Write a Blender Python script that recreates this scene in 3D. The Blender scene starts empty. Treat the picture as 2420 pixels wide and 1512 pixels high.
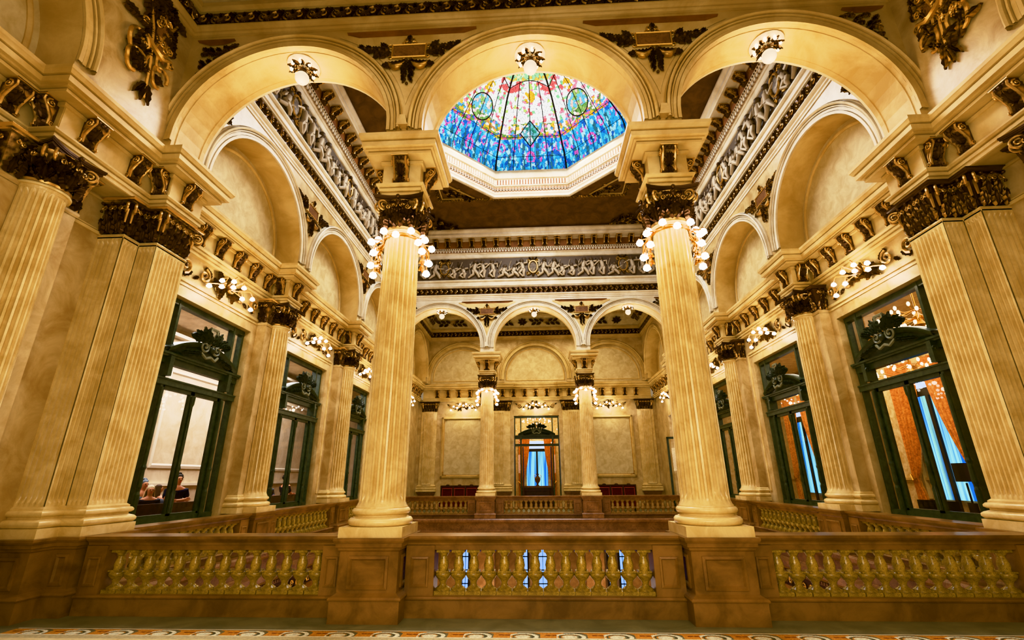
import bpy, math, random
from math import sin, cos, pi, sqrt, radians
from mathutils import Vector, Matrix
random.seed(7)
scn = bpy.context.scene
col = scn.collection
YA, YB, YC = 6.58, 20.20, 13.39        # near arcade axis, far arcade axis, centre of the hall
YM = 2 * YC
AX = 2.12                              # free column x
WX = 6.61                              # side column x
YF = 27.2                              # far gallery wall
XW = 6.85                              # lower side wall face

# ------------------------------------------------------------------ mesh builder
class MB:
    def __init__(s): s.v = []; s.f = []; s.m = []; s.cm = 0
    def add(s, vs, fs):
        o = len(s.v); s.v.extend(vs); s.f.extend([tuple(i + o for i in f) for f in fs]); s.m.extend([s.cm] * len(fs))
    def box(s, x0, x1, y0, y1, z0, z1):
        s.add([(x0,y0,z0),(x1,y0,z0),(x1,y1,z0),(x0,y1,z0),(x0,y0,z1),(x1,y0,z1),(x1,y1,z1),(x0,y1,z1)],
              [(0,3,2,1),(4,5,6,7),(0,1,5,4),(1,2,6,5),(2,3,7,6),(3,0,4,7)])
    def grid(s, rows, closed=False):
        n = len(rows[0]); vs = [p for r in rows for p in r]; fs = []
        for i in range(len(rows) - 1):
            for j in range(n if closed else n - 1):
                k = (j + 1) % n
                fs.append((i*n+j, i*n+k, (i+1)*n+k, (i+1)*n+j))
        s.add(vs, fs)
    def lathe(s, prof, n=24, cx=0, cy=0, cap=True):
        rows = [[(cx + r*cos(2*pi*j/n), cy + r*sin(2*pi*j/n), z) for j in range(n)] for r, z in prof]
        s.grid(rows, True)
        if cap:
            o = len(s.v) - n; s.f.append(tuple(o + j for j in range(n))); s.m.append(s.cm)
            o = len(s.v) - n * len(prof); s.f.append(tuple(o + n - 1 - j for j in range(n))); s.m.append(s.cm)
    def tube(s, pts, rad, n=6, cap=True):
        P = [Vector(p) for p in pts]
        if not hasattr(rad, '__len__'): rad = [rad] * len(P)
        rows = []; up = None
        for i, p in enumerate(P):
            t = (P[min(i+1, len(P)-1)] - P[max(i-1, 0)])
            if t.length < 1e-9: t = Vector((0,0,1))
            t.normalize()
            if up is None:
                up = Vector((0,0,1)) if abs(t.z) < .9 else Vector((1,0,0))
            a = up - t * up.dot(t)
            if a.length < 1e-6: a = t.orthogonal()
            a.normalize(); b = t.cross(a); up = a
            rows.append([tuple(p + (a*cos(2*pi*j/n) + b*sin(2*pi*j/n)) * rad[i]) for j in range(n)])
        s.grid(rows, True)
        if cap:
            o = len(s.v) - n; s.f.append(tuple(o + j for j in range(n))); s.m.append(s.cm)
            o = len(s.v) - n * len(rows); s.f.append(tuple(o + n - 1 - j for j in range(n))); s.m.append(s.cm)
    def ball(s, c, r, n=8, m=5, sc=(1,1,1), axes=None):
        rows = []
        for i in range(m + 1):
            a = pi * i / m; rr = max(sin(a), 1e-3); row = []
            for j in range(n):
                d = (rr*cos(2*pi*j/n)*r*sc[0], rr*sin(2*pi*j/n)*r*sc[1], cos(a)*r*sc[2])
                if axes: p = axes[0]*d[0] + axes[1]*d[1] + axes[2]*d[2]; row.append((c[0]+p.x, c[1]+p.y, c[2]+p.z))
                else: row.append((c[0]+d[0], c[1]+d[1], c[2]+d[2]))
            rows.append(row)
        s.grid(rows, True)
    def prism(s, poly, fn, d0, d1):
        """poly of (u,v); fn(u,v,d)->xyz"""
        n = len(poly)
        s.add([fn(u,v,d0) for u,v in poly] + [fn(u,v,d1) for u,v in poly],
              [tuple(range(n)), tuple(range(2*n-1, n-1, -1))] + [(i, (i+1)%n+0, (i+1)%n+n, i+n) for i in range(n)])
    def sweep(s, prof, path, closed=False, side=1):
        """mitred moulding: prof of (out,z), path of plan points; out is to the right of travel * side"""
        n = len(path); offs = []
        for i in range(n):
            p = Vector(path[i]); ns = []
            if closed or i > 0:
                d = (p - Vector(path[i-1])).normalized(); ns.append(Vector((d.y, -d.x)) * side)
            if closed or i < n - 1:
                d = (Vector(path[(i+1) % n]) - p).normalized(); ns.append(Vector((d.y, -d.x)) * side)
            if len(ns) == 1: offs.append(ns[0])
            else:
                k = 1 + ns[0].dot(ns[1]); offs.append((ns[0] + ns[1]) / max(k, .2))
        rows = [[(path[i][0] + offs[i].x*o, path[i][1] + offs[i].y*o, z) for i in range(n)] for o, z in prof]
        s.grid(rows, closed)
        if not closed:
            k = len(s.v) - n * len(prof)
            for e in (0, n-1):
                s.f.append(tuple(k + r*n + e for r in range(len(prof)))); s.m.append(s.cm)
    def build(s, name, mat, parent=None, smooth=False, ang=40, data_only=False):
        me = bpy.data.meshes.new(name)
        me.from_pydata(s.v, [], s.f); me.validate(clean_customdata=False)
        mats = mat if isinstance(mat, (list, tuple)) else [mat]
        for m in mats: me.materials.append(m)
        if len(mats) > 1 and len(me.polygons) == len(s.m): me.polygons.foreach_set('material_index', s.m)
        if smooth:
            me.polygons.foreach_set('use_smooth', [True]*len(me.polygons))
            try: me.set_sharp_from_angle(angle=radians(ang))
            except Exception: pass
        me.update()
        if data_only: return me
        return link(name, me, parent)

def link(name, me, parent=None):
    o = bpy.data.objects.new(name, me); col.objects.link(o)
    if parent: o.parent = parent
    return o
def tag(o, label, cat, group=None, kind=None):
    o['label'] = label; o['category'] = cat
    if group: o['group'] = group
    if kind: o['kind'] = kind
    return o
def empty(name, loc=(0,0,0), rz=0):
    o = bpy.data.objects.new(name, None); o.empty_display_size = .1; col.objects.link(o); o.location = loc; o.rotation_euler = (0,0,rz); return o
def thing(name, label, cat, loc=(0,0,0), rz=0, group=None):
    return tag(empty(name, loc, rz), label, cat, group)
def copy_tree(o, parent=None):
    c = o.copy(); col.objects.link(c)
    if parent: c.parent = parent
    for ch in list(o.children): copy_tree(ch, c)
    return c
def struct(o, label=None, cat=None):
    o['kind'] = 'structure'
    if label: o['label'] = label; o['category'] = cat or 'wall'
    return o

# ------------------------------------------------------------------ materials
def mat_new(name):
    m = bpy.data.materials.new(name); m.use_nodes = True; nt = m.node_tree
    return m, nt, nt.nodes['Principled BSDF']
def lin(r, g, b): 
    f = lambda c: ((c/255+.055)/1.055)**2.4 if c/255 > .04045 else c/255/12.92
    return (f(r), f(g), f(b), 1)
def stone(name, c1, c2, scale=3, rough=.4, vein=None, bump=.15, bscale=40, detail=6, spec=.5):
    m, nt, b = mat_new(name); N = nt.nodes; L = nt.links
    tc = N.new('ShaderNodeTexCoord'); n = N.new('ShaderNodeTexNoise'); n.inputs['Scale'].default_value = scale; n.inputs['Detail'].default_value = detail
    n.inputs['Roughness'].default_value = .62; n.inputs['Distortion'].default_value = .6
    L.new(tc.outputs['Object'], n.inputs['Vector'])
    r = N.new('ShaderNodeValToRGB'); r.color_ramp.elements[0].position = .36; r.color_ramp.elements[1].position = .64
    r.color_ramp.elements[0].color = c2; r.color_ramp.elements[1].color = c1
    L.new(n.outputs['Fac'], r.inputs['Fac']); out = r.outputs['Color']
    if vein:
        w = N.new('ShaderNodeTexNoise'); w.inputs['Scale'].default_value = scale*1.7; w.inputs['Detail'].default_value = 8; w.inputs['Distortion'].default_value = 2.5
        L.new(tc.outputs['Object'], w.inputs['Vector'])
        vr = N.new('ShaderNodeValToRGB'); e = vr.color_ramp.elements; e[0].position = .47; e[0].color = (0,0,0,1); e[1].position = .53; e[1].color = (0,0,0,1)
        k = vr.color_ramp.elements.new(.5); k.color = (.75,.75,.75,1)
        L.new(w.outputs['Fac'], vr.inputs['Fac'])
        mx = N.new('ShaderNodeMix'); mx.data_type = 'RGBA'; L.new(vr.outputs['Color'], mx.inputs['Factor']); L.new(out, mx.inputs['A']); mx.inputs['B'].default_value = vein
        out = mx.outputs['Result']
    L.new(out, b.inputs['Base Color']); b.inputs['Roughness'].default_value = rough; b.inputs['Specular IOR Level'].default_value = spec
    if bump:
        n2 = N.new('ShaderNodeTexNoise'); n2.inputs['Scale'].default_value = bscale; n2.inputs['Detail'].default_value = 4; L.new(tc.outputs['Object'], n2.inputs['Vector'])
        bp = N.new('ShaderNodeBump'); bp.inputs['Strength'].default_value = bump; bp.inputs['Distance'].default_value = .02
        L.new(n2.outputs['Fac'], bp.inputs['Height']); L.new(bp.outputs['Normal'], b.inputs['Normal'])
    return m
def plain(name, c, rough=.5, metal=0, emit=None, es=1, spec=.5):
    m, nt, b = mat_new(name); b.inputs['Base Color'].default_value = c; b.inputs['Roughness'].default_value = rough; b.inputs['Metallic'].default_value = metal
    b.inputs['Specular IOR Level'].default_value = spec
    if emit: b.inputs['Emission Color'].default_value = emit; b.inputs['Emission Strength'].default_value = es
    return m
def gilt_highlight(name, dark, light, lo=.5, hi=.58, rough=.38, metal=.55, scale=9):
    """dark patinated bronze with worn gilding and painted highlights on raised edges"""
    m, nt, b = mat_new(name); N = nt.nodes; L = nt.links
    g = N.new('ShaderNodeNewGeometry'); n = N.new('ShaderNodeTexNoise'); n.inputs['Scale'].default_value = scale; n.inputs['Detail'].default_value = 4
    tc = N.new('ShaderNodeTexCoord'); L.new(tc.outputs['Object'], n.inputs['Vector'])
    a = N.new('ShaderNodeMath'); a.operation = 'MULTIPLY_ADD'; a.inputs[1].default_value = .22; a.inputs[2].default_value = -.11; L.new(n.outputs['Fac'], a.inputs[0])
    s_ = N.new('ShaderNodeMath'); s_.operation = 'ADD'; L.new(g.outputs['Pointiness'], s_.inputs[0]); L.new(a.outputs[0], s_.inputs[1])
    r = N.new('ShaderNodeValToRGB'); r.color_ramp.elements[0].position = lo; r.color_ramp.elements[0].color = dark; r.color_ramp.elements[1].position = hi; r.color_ramp.elements[1].color = light
    L.new(s_.outputs[0], r.inputs['Fac']); L.new(r.outputs['Color'], b.inputs['Base Color'])
    b.inputs['Metallic'].default_value = metal; b.inputs['Roughness'].default_value = rough
    return m
def emitm(name, c, s):
    m = bpy.data.materials.new(name); m.use_nodes = True; nt = m.node_tree; nt.nodes.clear()
    e = nt.nodes.new('ShaderNodeEmission'); e.inputs[0].default_value = c; e.inputs[1].default_value = s
    o = nt.nodes.new('ShaderNodeOutputMaterial'); nt.links.new(e.outputs[0], o.inputs[0]); return m
def attrm(name, rough=.5, emit=0, base=True):
    m, nt, b = mat_new(name); a = nt.nodes.new('ShaderNodeAttribute'); a.attribute_name = 'Col'
    if base: nt.links.new(a.outputs['Color'], b.inputs['Base Color'])
    else: b.inputs['Base Color'].default_value = (.02,.02,.02,1)
    b.inputs['Roughness'].default_value = rough
    if emit: nt.links.new(a.outputs['Color'], b.inputs['Emission Color']); b.inputs['Emission Strength'].default_value = emit
    return m
def glassm(name, tint=(1,1,1,1), refl=.10):
    m = bpy.data.materials.new(name); m.use_nodes = True; nt = m.node_tree; nt.nodes.clear(); N = nt.nodes
    t = N.new('ShaderNodeBsdfTransparent'); t.inputs[0].default_value = tint; g = N.new('ShaderNodeBsdfGlossy'); g.inputs['Roughness'].default_value = .01
    fr = N.new('ShaderNodeFresnel'); fr.inputs['IOR'].default_value = 1.45
    mx = N.new('ShaderNodeMixShader'); o = N.new('ShaderNodeOutputMaterial')
    nt.links.new(fr.outputs[0], mx.inputs[0]); nt.links.new(t.outputs[0], mx.inputs[1]); nt.links.new(g.outputs[0], mx.inputs[2]); nt.links.new(mx.outputs[0], o.inputs[0]); return m
def fabric(name, c1, c2, scale=14):
    m = stone(name, c1, c2, scale=scale, rough=.75, bump=.3, bscale=90); return m

M = {}
M['plaster'] = stone('plaster', lin(222,200,150), lin(192,162,104), 1.1, .5, bump=.06, bscale=14, detail=9)
M['plaster_pale'] = stone('plaster_pale', lin(230,220,202), lin(206,190,160), 1.3, .5, bump=.06, bscale=16, detail=9)
M['panel'] = stone('panel_plaster', lin(216,202,166), lin(196,176,132), 3.4, .6, bump=.05, bscale=24, detail=12)
M['ochre'] = stone('ochre_plaster', lin(150,98,44), lin(112,66,24), 1.5, .6, bump=.06)
M['cove'] = stone('cove_brown', lin(118,84,50), lin(86,58,32), 2.4, .65, bump=.15, bscale=30)
M['marble'] = stone('column_marble', lin(228,208,160), lin(206,180,126), 3.2, .26, bump=.1, bscale=30, detail=12)
M['marble_wall'] = stone('wall_marble', lin(210,190,148), lin(176,148,100), 2.2, .33, bump=.05, bscale=20, detail=12)
M['brown'] = stone('brown_marble', lin(150,114,70), lin(106,76,42), 2.6, .28, bump=.08, bscale=30, detail=10)
M['brown_pink'] = stone('brown_pink_marble', lin(150,112,78), lin(112,78,50), 3, .3, vein=lin(80,50,30), bump=.05)
M['olive'] = stone('olive_marble', lin(190,162,88), lin(128,104,48), 9, .2, vein=lin(76,58,24), bump=.12, bscale=50)
M['bronze'] = gilt_highlight('dark_bronze', lin(84,60,40), lin(216,178,118), .535, .60, .32, .65)
M['bronze_gold'] = gilt_highlight('gold_bronze', lin(96,70,44), lin(218,178,110), .53, .60, .32, .65)
M['relief'] = gilt_highlight('grey_relief', lin(104,88,70), lin(186,170,146), .5, .6, .55, .1)
M['brass'] = plain('brass', lin(190,140,60), .3, .9)
M['green'] = stone('green_paint', lin(70,80,60), lin(46,56,42), 8, .35, bump=.05)
M['greenorn'] = gilt_highlight('green_ornament', lin(46,52,38), lin(126,126,106), .50,.60,.4,0)  # pale highlights painted along the raised edges
M['white'] = plain('white_plaster', lin(216,206,190), .6)
M['white_room'] = stone('pale_room_wall', lin(214,200,180), lin(196,178,152), 2.4, .6, bump=.03)
M['gold_room'] = stone('gilded_room_wall', lin(224,204,160), lin(196,164,104), 5, .5, bump=.1)
M['glass'] = glassm('clear_glass')
M['bulb'] = emitm('bulb_glow', (1,.97,.92,1), 14)
M['flame'] = emitm('flame_bulb_glow', (1,.86,.62,1), 16)
M['globe'] = plain('frosted_globe', lin(235,228,214), .25, 0, (1,.93,.8,1), .55)
M['plate'] = plain('porcelain_plate_glow', lin(240,226,196), .3, 0, (1,.9,.7,1), .15)  # faint emission puts the bulbs' glow into the plate
M['red'] = fabric('red_velvet', lin(96,14,22), lin(60,8,14), 20)
M['redline'] = plain('pink_wood_trim', lin(190,92,88), .4)
M['wood'] = stone('dark_wood', lin(74,40,24), lin(44,22,14), 6, .35, bump=.05)
M['orange'] = stone('orange_brocade', lin(226,160,80), lin(176,104,40), 14, .6, bump=.3, bscale=60)
M['sheer'] = emitm('blue_daylight_sheer', lin(96,190,240), 2.1)
_nt = M['sheer'].node_tree; _tc = _nt.nodes.new('ShaderNodeTexCoord'); _mp = _nt.nodes.new('ShaderNodeMapping'); _mp.inputs['Scale'].default_value = (9,9,.25)
_n = _nt.nodes.new('ShaderNodeTexNoise'); _n.inputs['Scale'].default_value = 1; _n.inputs['Detail'].default_value = 3
_r = _nt.nodes.new('ShaderNodeValToRGB'); _r.color_ramp.elements[0].position = .38; _r.color_ramp.elements[0].color = lin(40,120,215); _r.color_ramp.elements[1].position = .6; _r.color_ramp.elements[1].color = lin(170,236,250)
_nt.links.new(_tc.outputs['Object'], _mp.inputs[0]); _nt.links.new(_mp.outputs[0], _n.inputs['Vector']); _nt.links.new(_n.outputs['Fac'], _r.inputs['Fac']); _nt.links.new(_r.outputs[0], _nt.nodes['Emission'].inputs[0]); _nt.nodes['Emission'].inputs[1].default_value = 1.2
M['sky'] = emitm('daylight_pane', lin(200,220,255), 3.5)
M['bluewin'] = emitm('blue_stained_window', lin(120,170,240), 3.2)
M['black'] = plain('black_plastic', lin(22,22,26), .35)
M['floor_grey'] = stone('grey_green_floor', lin(138,134,108), lin(112,110,88), 2.5, .42, bump=.04, bscale=40)
M['mosaic'] = attrm('mosaic_floor', .35)
M['stained'] = attrm('stained_glass', .3, 1.25, False)
M['lead'] = plain('dark_lead', lin(52,48,46), .5, .3)
M['skin'] = plain('skin', lin(206,150,120), .55)
for k, c in {'navy':(30,38,56),'lightblue':(150,180,210),'dark':(26,26,32),'green_cloth':(150,200,120),'grey_cloth':(96,100,110),'pinkc':(214,60,110)}.items(): M[k] = plain(k, lin(*c), .8)
for k, c in {'hair_dark':(30,22,18),'hair_blonde':(232,214,184),'hair_grey':(120,132,146),'hair_brown':(70,44,28)}.items(): M[k] = plain(k, lin(*c), .6)

# ------------------------------------------------------------------ ornament primitives in a local frame
class Fr:
    def __init__(s, o, u, v, n): s.o = Vector(o); s.u = Vector(u); s.v = Vector(v); s.n = Vector(n)
    def __call__(s, a, b, c=0): return tuple(s.o + s.u*a + s.v*b + s.n*c)
    def sub(s, a, b, c=0, ang=0, k=1, flip=1):
        ca, sa = cos(ang), sin(ang)
        return Fr(s(a,b,c), (s.u*ca + s.v*sa)*k*flip, (s.v*ca - s.u*sa)*k, s.n*k)
def spiral(m, F, u, v, r, turns=1.6, th=.02, ang=0, flip=1, n=5, seg=18, lift=0, tail=0):
    pts = []; rad = []
    for i in range(seg + 1):
        t = i / seg; a = ang + flip * turns * 2*pi * t; rr = r * (1 - .9*t)
        pts.append(F(u + rr*cos(a), v + rr*sin(a), lift + th*.6 + t*th*.8)); rad.append(th * (1 - .45*t))
    m.tube(pts, rad, n)
    m.ball(F(u, v, lift + th*1.2), r*.2, 6, 4)
def leaf(m, F, u, v, ang, ln, wd, d=.03, curl=.0, seg=7):
    rows = []
    for i in range(seg + 1):
        t = i / seg; w = wd * (sin(pi*min(1, t*.92+.08))**.7) * (.72 + .5*(i % 2)); row = []
        for j, sx in enumerate((-1, -.62, -.3, 0, .3, .62, 1)):
            x = t*ln - abs(sx)*ln*.09; y = sx*w*.5; z = d*(1 - .7*sx*sx)*sin(pi*min(1,t+.12)) + .75*d*(1 if j in (1,3,5) else -.2) + .3*d*(i % 2)*abs(sx) + curl*t*t
            row.append(F(u + x*cos(ang) - y*sin(ang), v + x*sin(ang) + y*cos(ang), z))
        rows.append(row)
    m.grid(rows)
def berries(m, F, pts, r):
    for u, v in pts: m.ball(F(u, v, r*.6), r, 6, 4)
def rinceau(m, F, ln, h, sgn=1):
    """running scroll: from 0 to ln along u, centred on v=0"""
    k = max(1, round(ln / (h*1.15))); st = ln / k
    for i in range(k):
        c = (i + .5)*st; f = 1 if i % 2 == 0 else -1
        spiral(m, F, c*sgn, 0, h*.36, 1.5, h*.075, pi/2*f, f*sgn, seg=16)
        leaf(m, F, (c - st*.35)*sgn, f*h*.12, (f*.9 if sgn > 0 else pi - f*.9), h*.42, h*.2, h*.06)
        leaf(m, F, (c + st*.28)*sgn, -f*h*.2, (-f*.6 if sgn > 0 else pi + f*.6), h*.36, h*.18, h*.06)
        leaf(m, F, (c)*sgn, f*h*.3, (f*2.2 if sgn > 0 else pi - f*2.2), h*.25, h*.16, h*.05)
def cartouche(m, F, w, h, d=.05):
    """scrolled rectangular frame; m gets frame scrolls"""
    for s_ in (-1, 1):
        m.tube([F(-w/2, s_*h/2, d*.5), F(w/2, s_*h/2, d*.5)], d*.35, 5)
        m.tube([F(s_*w/2, -h/2, d*.5), F(s_*w/2, h/2, d*.5)], d*.35, 5)
        for t in (-1, 1):
            spiral(m, F, s_*w*.56, t*h*.42, h*.2, 1.3, d*.3, pi/2, -s_*t, seg=12)
            spiral(m, F, s_*w*.14, t*h*.66, h*.17, 1.2, d*.28, 0 if s_ > 0 else pi, s_*t, seg=12)
def spandrel_orn(m, F, w=1.7, h=1.9, panel=None):
    """cartouche with garlands to both sides and a drop below; F origin at the cartouche centre"""
    cartouche(m, F, w*.30, h*.14)
    for s_ in (-1, 1):
        for i in range(16):
            t = i/15; an = (.2,-.7,.9,-.2)[i % 4]*(1 if i % 3 else .5)
            leaf(m, F, s_*(w*.16 + t*w*.27), h*.0 + .09*t + .05*(1-t)*((i*7) % 5-2)/2, an if s_ > 0 else pi - an, .24*(1-.4*t), .12*(1-.3*t), .04)
            if i % 4 == 1: m.ball(F(s_*(w*.18+t*w*.25), .09*t, .05), .04*(1-.4*t), 7, 5)
        for i in range(5): leaf(m, F, s_*(.07+.06*i), -h*.11-.015*i, -pi/2+s_*(.3+.25*i), .2, .09, .04)
        spiral(m, F, s_*w*.3, -.02, .05, 1.4, .012, 0, s_, seg=10)
        pts = [F(s_*(.06 + .3*i/8), -h*.13 - .11*sin(pi*i/8), .03) for i in range(9)]
        m.tube(pts, [.022 + .035*sin(pi*i/8) for i in range(9)], 7)
        leaf(m, F, s_*.05, -h*.1, -pi/2 + s_*.7, .2, .08, .03)
    spiral(m, F, -.05, h*.13, .06, 1.4, .016, 0, 1, seg=12); spiral(m, F, .05, h*.13, .06, 1.4, .016, pi, -1, seg=12)
    leaf(m, F, 0, h*.12, pi/2, .14, .1, .04)
    berries(m, F, [(-.04,-h*.1),(.04,-h*.1),(0,-h*.12),(0,h*.1)], .03)
    for i in range(5):
        leaf(m, F, .03*(-1)**i, -h*.12 - i*.085, -pi/2 + .45*(-1)**i, .22 - i*.016, .12 - i*.012, .045); leaf(m, F, -.03*(-1)**i, -h*.14 - i*.085, -pi/2 - .5*(-1)**i, .17 - i*.016, .09 - i*.01, .04)
    m.ball(F(0, -h*.14 - .45, .02), .028, 6, 4)
    if panel is not None: panel.prism([(-w*.14,-h*.06),(w*.14,-h*.06),(w*.14,h*.06),(-w*.14,h*.06)], lambda a,b,c: F(a,b,c), .0, .02)
def capital_path(m, path, closed, z0, h, corners, step=.15, side=1):
    """acanthus capital that follows a plan path; corners = [(x,y,dx,dy)] get volutes"""
    n = len(path)
    segs = [(Vector(path[i]), Vector(path[(i+1) % n])) for i in range(n if closed else n-1)]
    m.sweep([(0,z0),(.01,z0+h*.3),(.05,z0+h*.8),(.07,z0+h*.86)], path, closed, side)
    for a, b in segs:
        d = b - a; L_ = d.length
        if L_ < .07: continue
        d.normalize(); nn = Vector((d.y, -d.x))*side; k = max(1, round(L_/step)); sp = L_/k
        for row in (0, 1):
            for i in range(k + (row and k > 1)*-1 or k):
                t = (i + .5 + (.5 if row and k > 1 else 0))*sp
                c = a + d*t; F = Fr((c.x, c.y, z0 + (.0 if row == 0 else h*.28)), (d.x,d.y,0), (0,0,1), (nn.x,nn.y,0))
                leaf(m, F, 0, 0, pi/2, h*.42, sp*.95, .035, .05 + .02*row, seg=6)
        for i in range(k):
            c = a + d*(i+.5)*sp; F = Fr((c.x, c.y, z0), (d.x,d.y,0), (0,0,1), (nn.x,nn.y,0))
            for s_ in (-1,1): spiral(m, F, s_*sp*.25, h*.72, min(.045, sp*.25), 1.4, .012, pi/2, s_, seg=10, lift=.06)
            m.ball(F(0, h*.60, .09), .022, 6, 4); m.ball(F(0, h*.84, .1), .028, 6, 4)
    for (x, y, dx, dy) in corners:
        dv = Vector((dx, dy, 0)).normalized(); t = Vector((-dv.y, dv.x, 0))
        for s_ in (-1, 1):
            F = Fr(Vector((x, y, z0)) + dv*.07 + t*s_*.035, dv, (0,0,1), t*s_)
            spiral(m, F, .02, h*.68, h*.155, 1.9, .022, pi*.7, -1, n=6, seg=26)
            m.tube([F(-.06, h*.30, 0), F(-.03, h*.5, 0), F(-.04, h*.7, 0)], [.014,.02,.022], 5)
    ab = [(.02,z0+h*.86),(.10,z0+h*.88),(.11,z0+h*.93),(.125,z0+h*.94),(.14,z0+h),(0,z0+h)]
    m.sweep(ab, path, closed, side)
def column_capital_mesh():
    m = MB(); r = .285; h = .57
    m.lathe([(r+.01,0),(r+.02,.03),(r,.05),(r+.005,.2),(r+.04,.4),(r+.07,.48)], 24)
    for row in (0, 1):
        for i in range(8):
            a = 2*pi*(i + .5*row)/8; dv = Vector((cos(a), sin(a), 0)); t = Vector((-dv.y, dv.x, 0))
            F = Fr(dv*(r + .01) + Vector((0,0,.03 + row*.15)), t, (0,0,1), dv)
            leaf(m, F, 0, 0, pi/2, .24, .2, .05, .085, seg=7)
            leaf(m, F, .05, .02, pi/2 - .5, .15, .09, .05, .06); leaf(m, F, -.05, .02, pi/2 + .5, .15, .09, .05, .06)
            m.ball(F(0, .22, .09), .025, 6, 4)
    for i in range(4):
        a = pi/4 + i*pi/2; dv = Vector((cos(a), sin(a), 0)); t = Vector((-dv.y, dv.x, 0))
        for s_ in (-1, 1):
            F = Fr(dv*(r + .10) + t*s_*.04, dv, (0,0,1), t*s_)
            spiral(m, F, .02, .385, .095, 1.9, .021, pi*.75, -1, n=6, seg=28)
            m.tube([F(-.09,.20,0), F(-.06,.30,0), F(-.06,.40,0)], [.012,.02,.022], 6)
        a = i*pi/2; dv = Vector((cos(a), sin(a), 0)); t = Vector((-dv.y, dv.x, 0)); F = Fr(dv*(r + .06), t, (0,0,1), dv)
        for s_ in (-1,1):
            spiral(m, F, s_*.065, .37, .05, 1.5, .014, pi/2, s_, seg=14); spiral(m, F, s_*.15, .34, .045, 1.4, .012, 0, -s_, seg=12)
            leaf(m, F, s_*.02, .40, (.3 if s_ > 0 else pi-.3), .16, .05, .03)
        m.ball(F(0, .42, .03), .045, 8, 6, (1,.8,1.25)); m.ball(F(0,.5,.06), .035, 8, 5); m.ball(F(0,.43,.075), .014, 6, 4)
        for k in range(5): m.ball(F(-.08 + .04*k, .29 - .02*sin(pi*k/4), .04), .018, 6, 4)
    # abacus with concave sides
    out = []
    for i in range(4):
        for k in range(9):
            t = -1 + 2*k/8
            if k == 8: continue
            u = .40*t; w = .40 - .085*(1 - t*t)
            a = i*pi/2; out.append((w*cos(a) - u*sin(a), w*sin(a) + u*cos(a)))
    for z0, z1, k in ((.475,.515,.93),(.515,.535,.98),(.535,.57,1.0)):
        m.prism([(x*k, y*k) for x, y in out], lambda a,b,c: (a,b,c), z0, z1)
    return m.build('capital', M['bronze'], smooth=True, ang=55, data_only=True)
CAP = column_capital_mesh()

def fluted_shaft_mesh(r0, r1, z0, z1, nf=24, name='shaft'):
    QS = [0,.34,.36,.48,.67,.86,.98]; m = MB(); per = 7; n = nf*per
    zs = [0,.012,.02,.028,.04,.2,.45,.7,.9,.962,.972,.98,.988,1]
    fl = [0,0,.45,.8,1,1,1,1,1,1,.8,.45,0,0]
    rows = []
    for t, k in zip(zs, fl):
        r = r0 + (r1-r0)*t + .006*sin(pi*t); z = z0 + (z1-z0)*t
        if t in (0, 1): r += .02
        row = []
        for j in range(n):
            q = QS[j % per]; g = sqrt(max(0, 1-((q-.67)/.325)**2)) if q > .35 else 0
            rr = r - .05*g*k*(r/.3); a = 2*pi*(j//per + q)/nf; row.append((rr*cos(a), rr*sin(a), z))
        rows.append(row)
    m.grid(rows, True)
    return m.build(name, M['marble'], smooth=True, ang=50, data_only=True)
SHAFT = fluted_shaft_mesh(.305, .262, 1.27, 5.24)
def neck_mesh():
    m = MB(); m.lathe([(.27,5.2),(.275,5.235),(.305,5.24),(.31,5.26),(.30,5.28),(.28,5.29),(.27,5.30)], 36); return m.build('necking', M['marble'], smooth=True, data_only=True)
NECK = neck_mesh()
def base_mesh():
    m = MB(); m.lathe([(.30,1.30),(.32,1.275),(.335,1.26),(.335,1.245),(.355,1.24),(.375,1.215),(.375,1.19),(.355,1.17),(.335,1.165),(.335,1.145),(.355,1.14),(.36,1.13),(.39,1.125),(.412,1.10),(.415,1.075),(.40,1.045),(.38,1.035),(.36,1.03)], 36, cap=False)
    return m.build('base', M['marble'], smooth=True, ang=60, data_only=True)
BASE = base_mesh()
def make_column(name, label, x, y, group, plinth=True):
    t = thing(name, label, 'column', (x, y, 0), 0, group)
    link('shaft', SHAFT, t); link('necking', NECK, t); link('base', BASE, t); link('capital', CAP, t).location = (0,0,5.29)
    if plinth:
        p = MB(); p.box(-.40,.40,-.40,.40,.915,1.035); p.build('plinth', M['marble'], t)
    return t

# ------------------------------------------------------------------ fluted pilaster face
def flute_face(m, F, w, h, nf, d=.042):
    """F origin bottom centre; u across, v up, n outward"""
    cols = [-.5]; g = [0]
    mar = .06
    for i in range(nf):
        for q in (.18,.2,.3,.5,.7,.8,.82):
            cols.append(-.5 + mar + (i+q)/nf*(1-2*mar)); g.append(sqrt(max(0,1-((q-.5)/.315)**2)) if .19 < q < .81 else 0)
    cols.append(.5); g.append(0)
    zs = [0,.015,.02,.028,.04,.5,.965,.973,.98,.985,1]; k = [0,0,.5,.85,1,1,1,.85,.5,0,0]
    m.grid([[F(c*w, z*h, -gg*d*kk) for c, gg in zip(cols, g)] for z, kk in zip(zs, k)])

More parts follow.
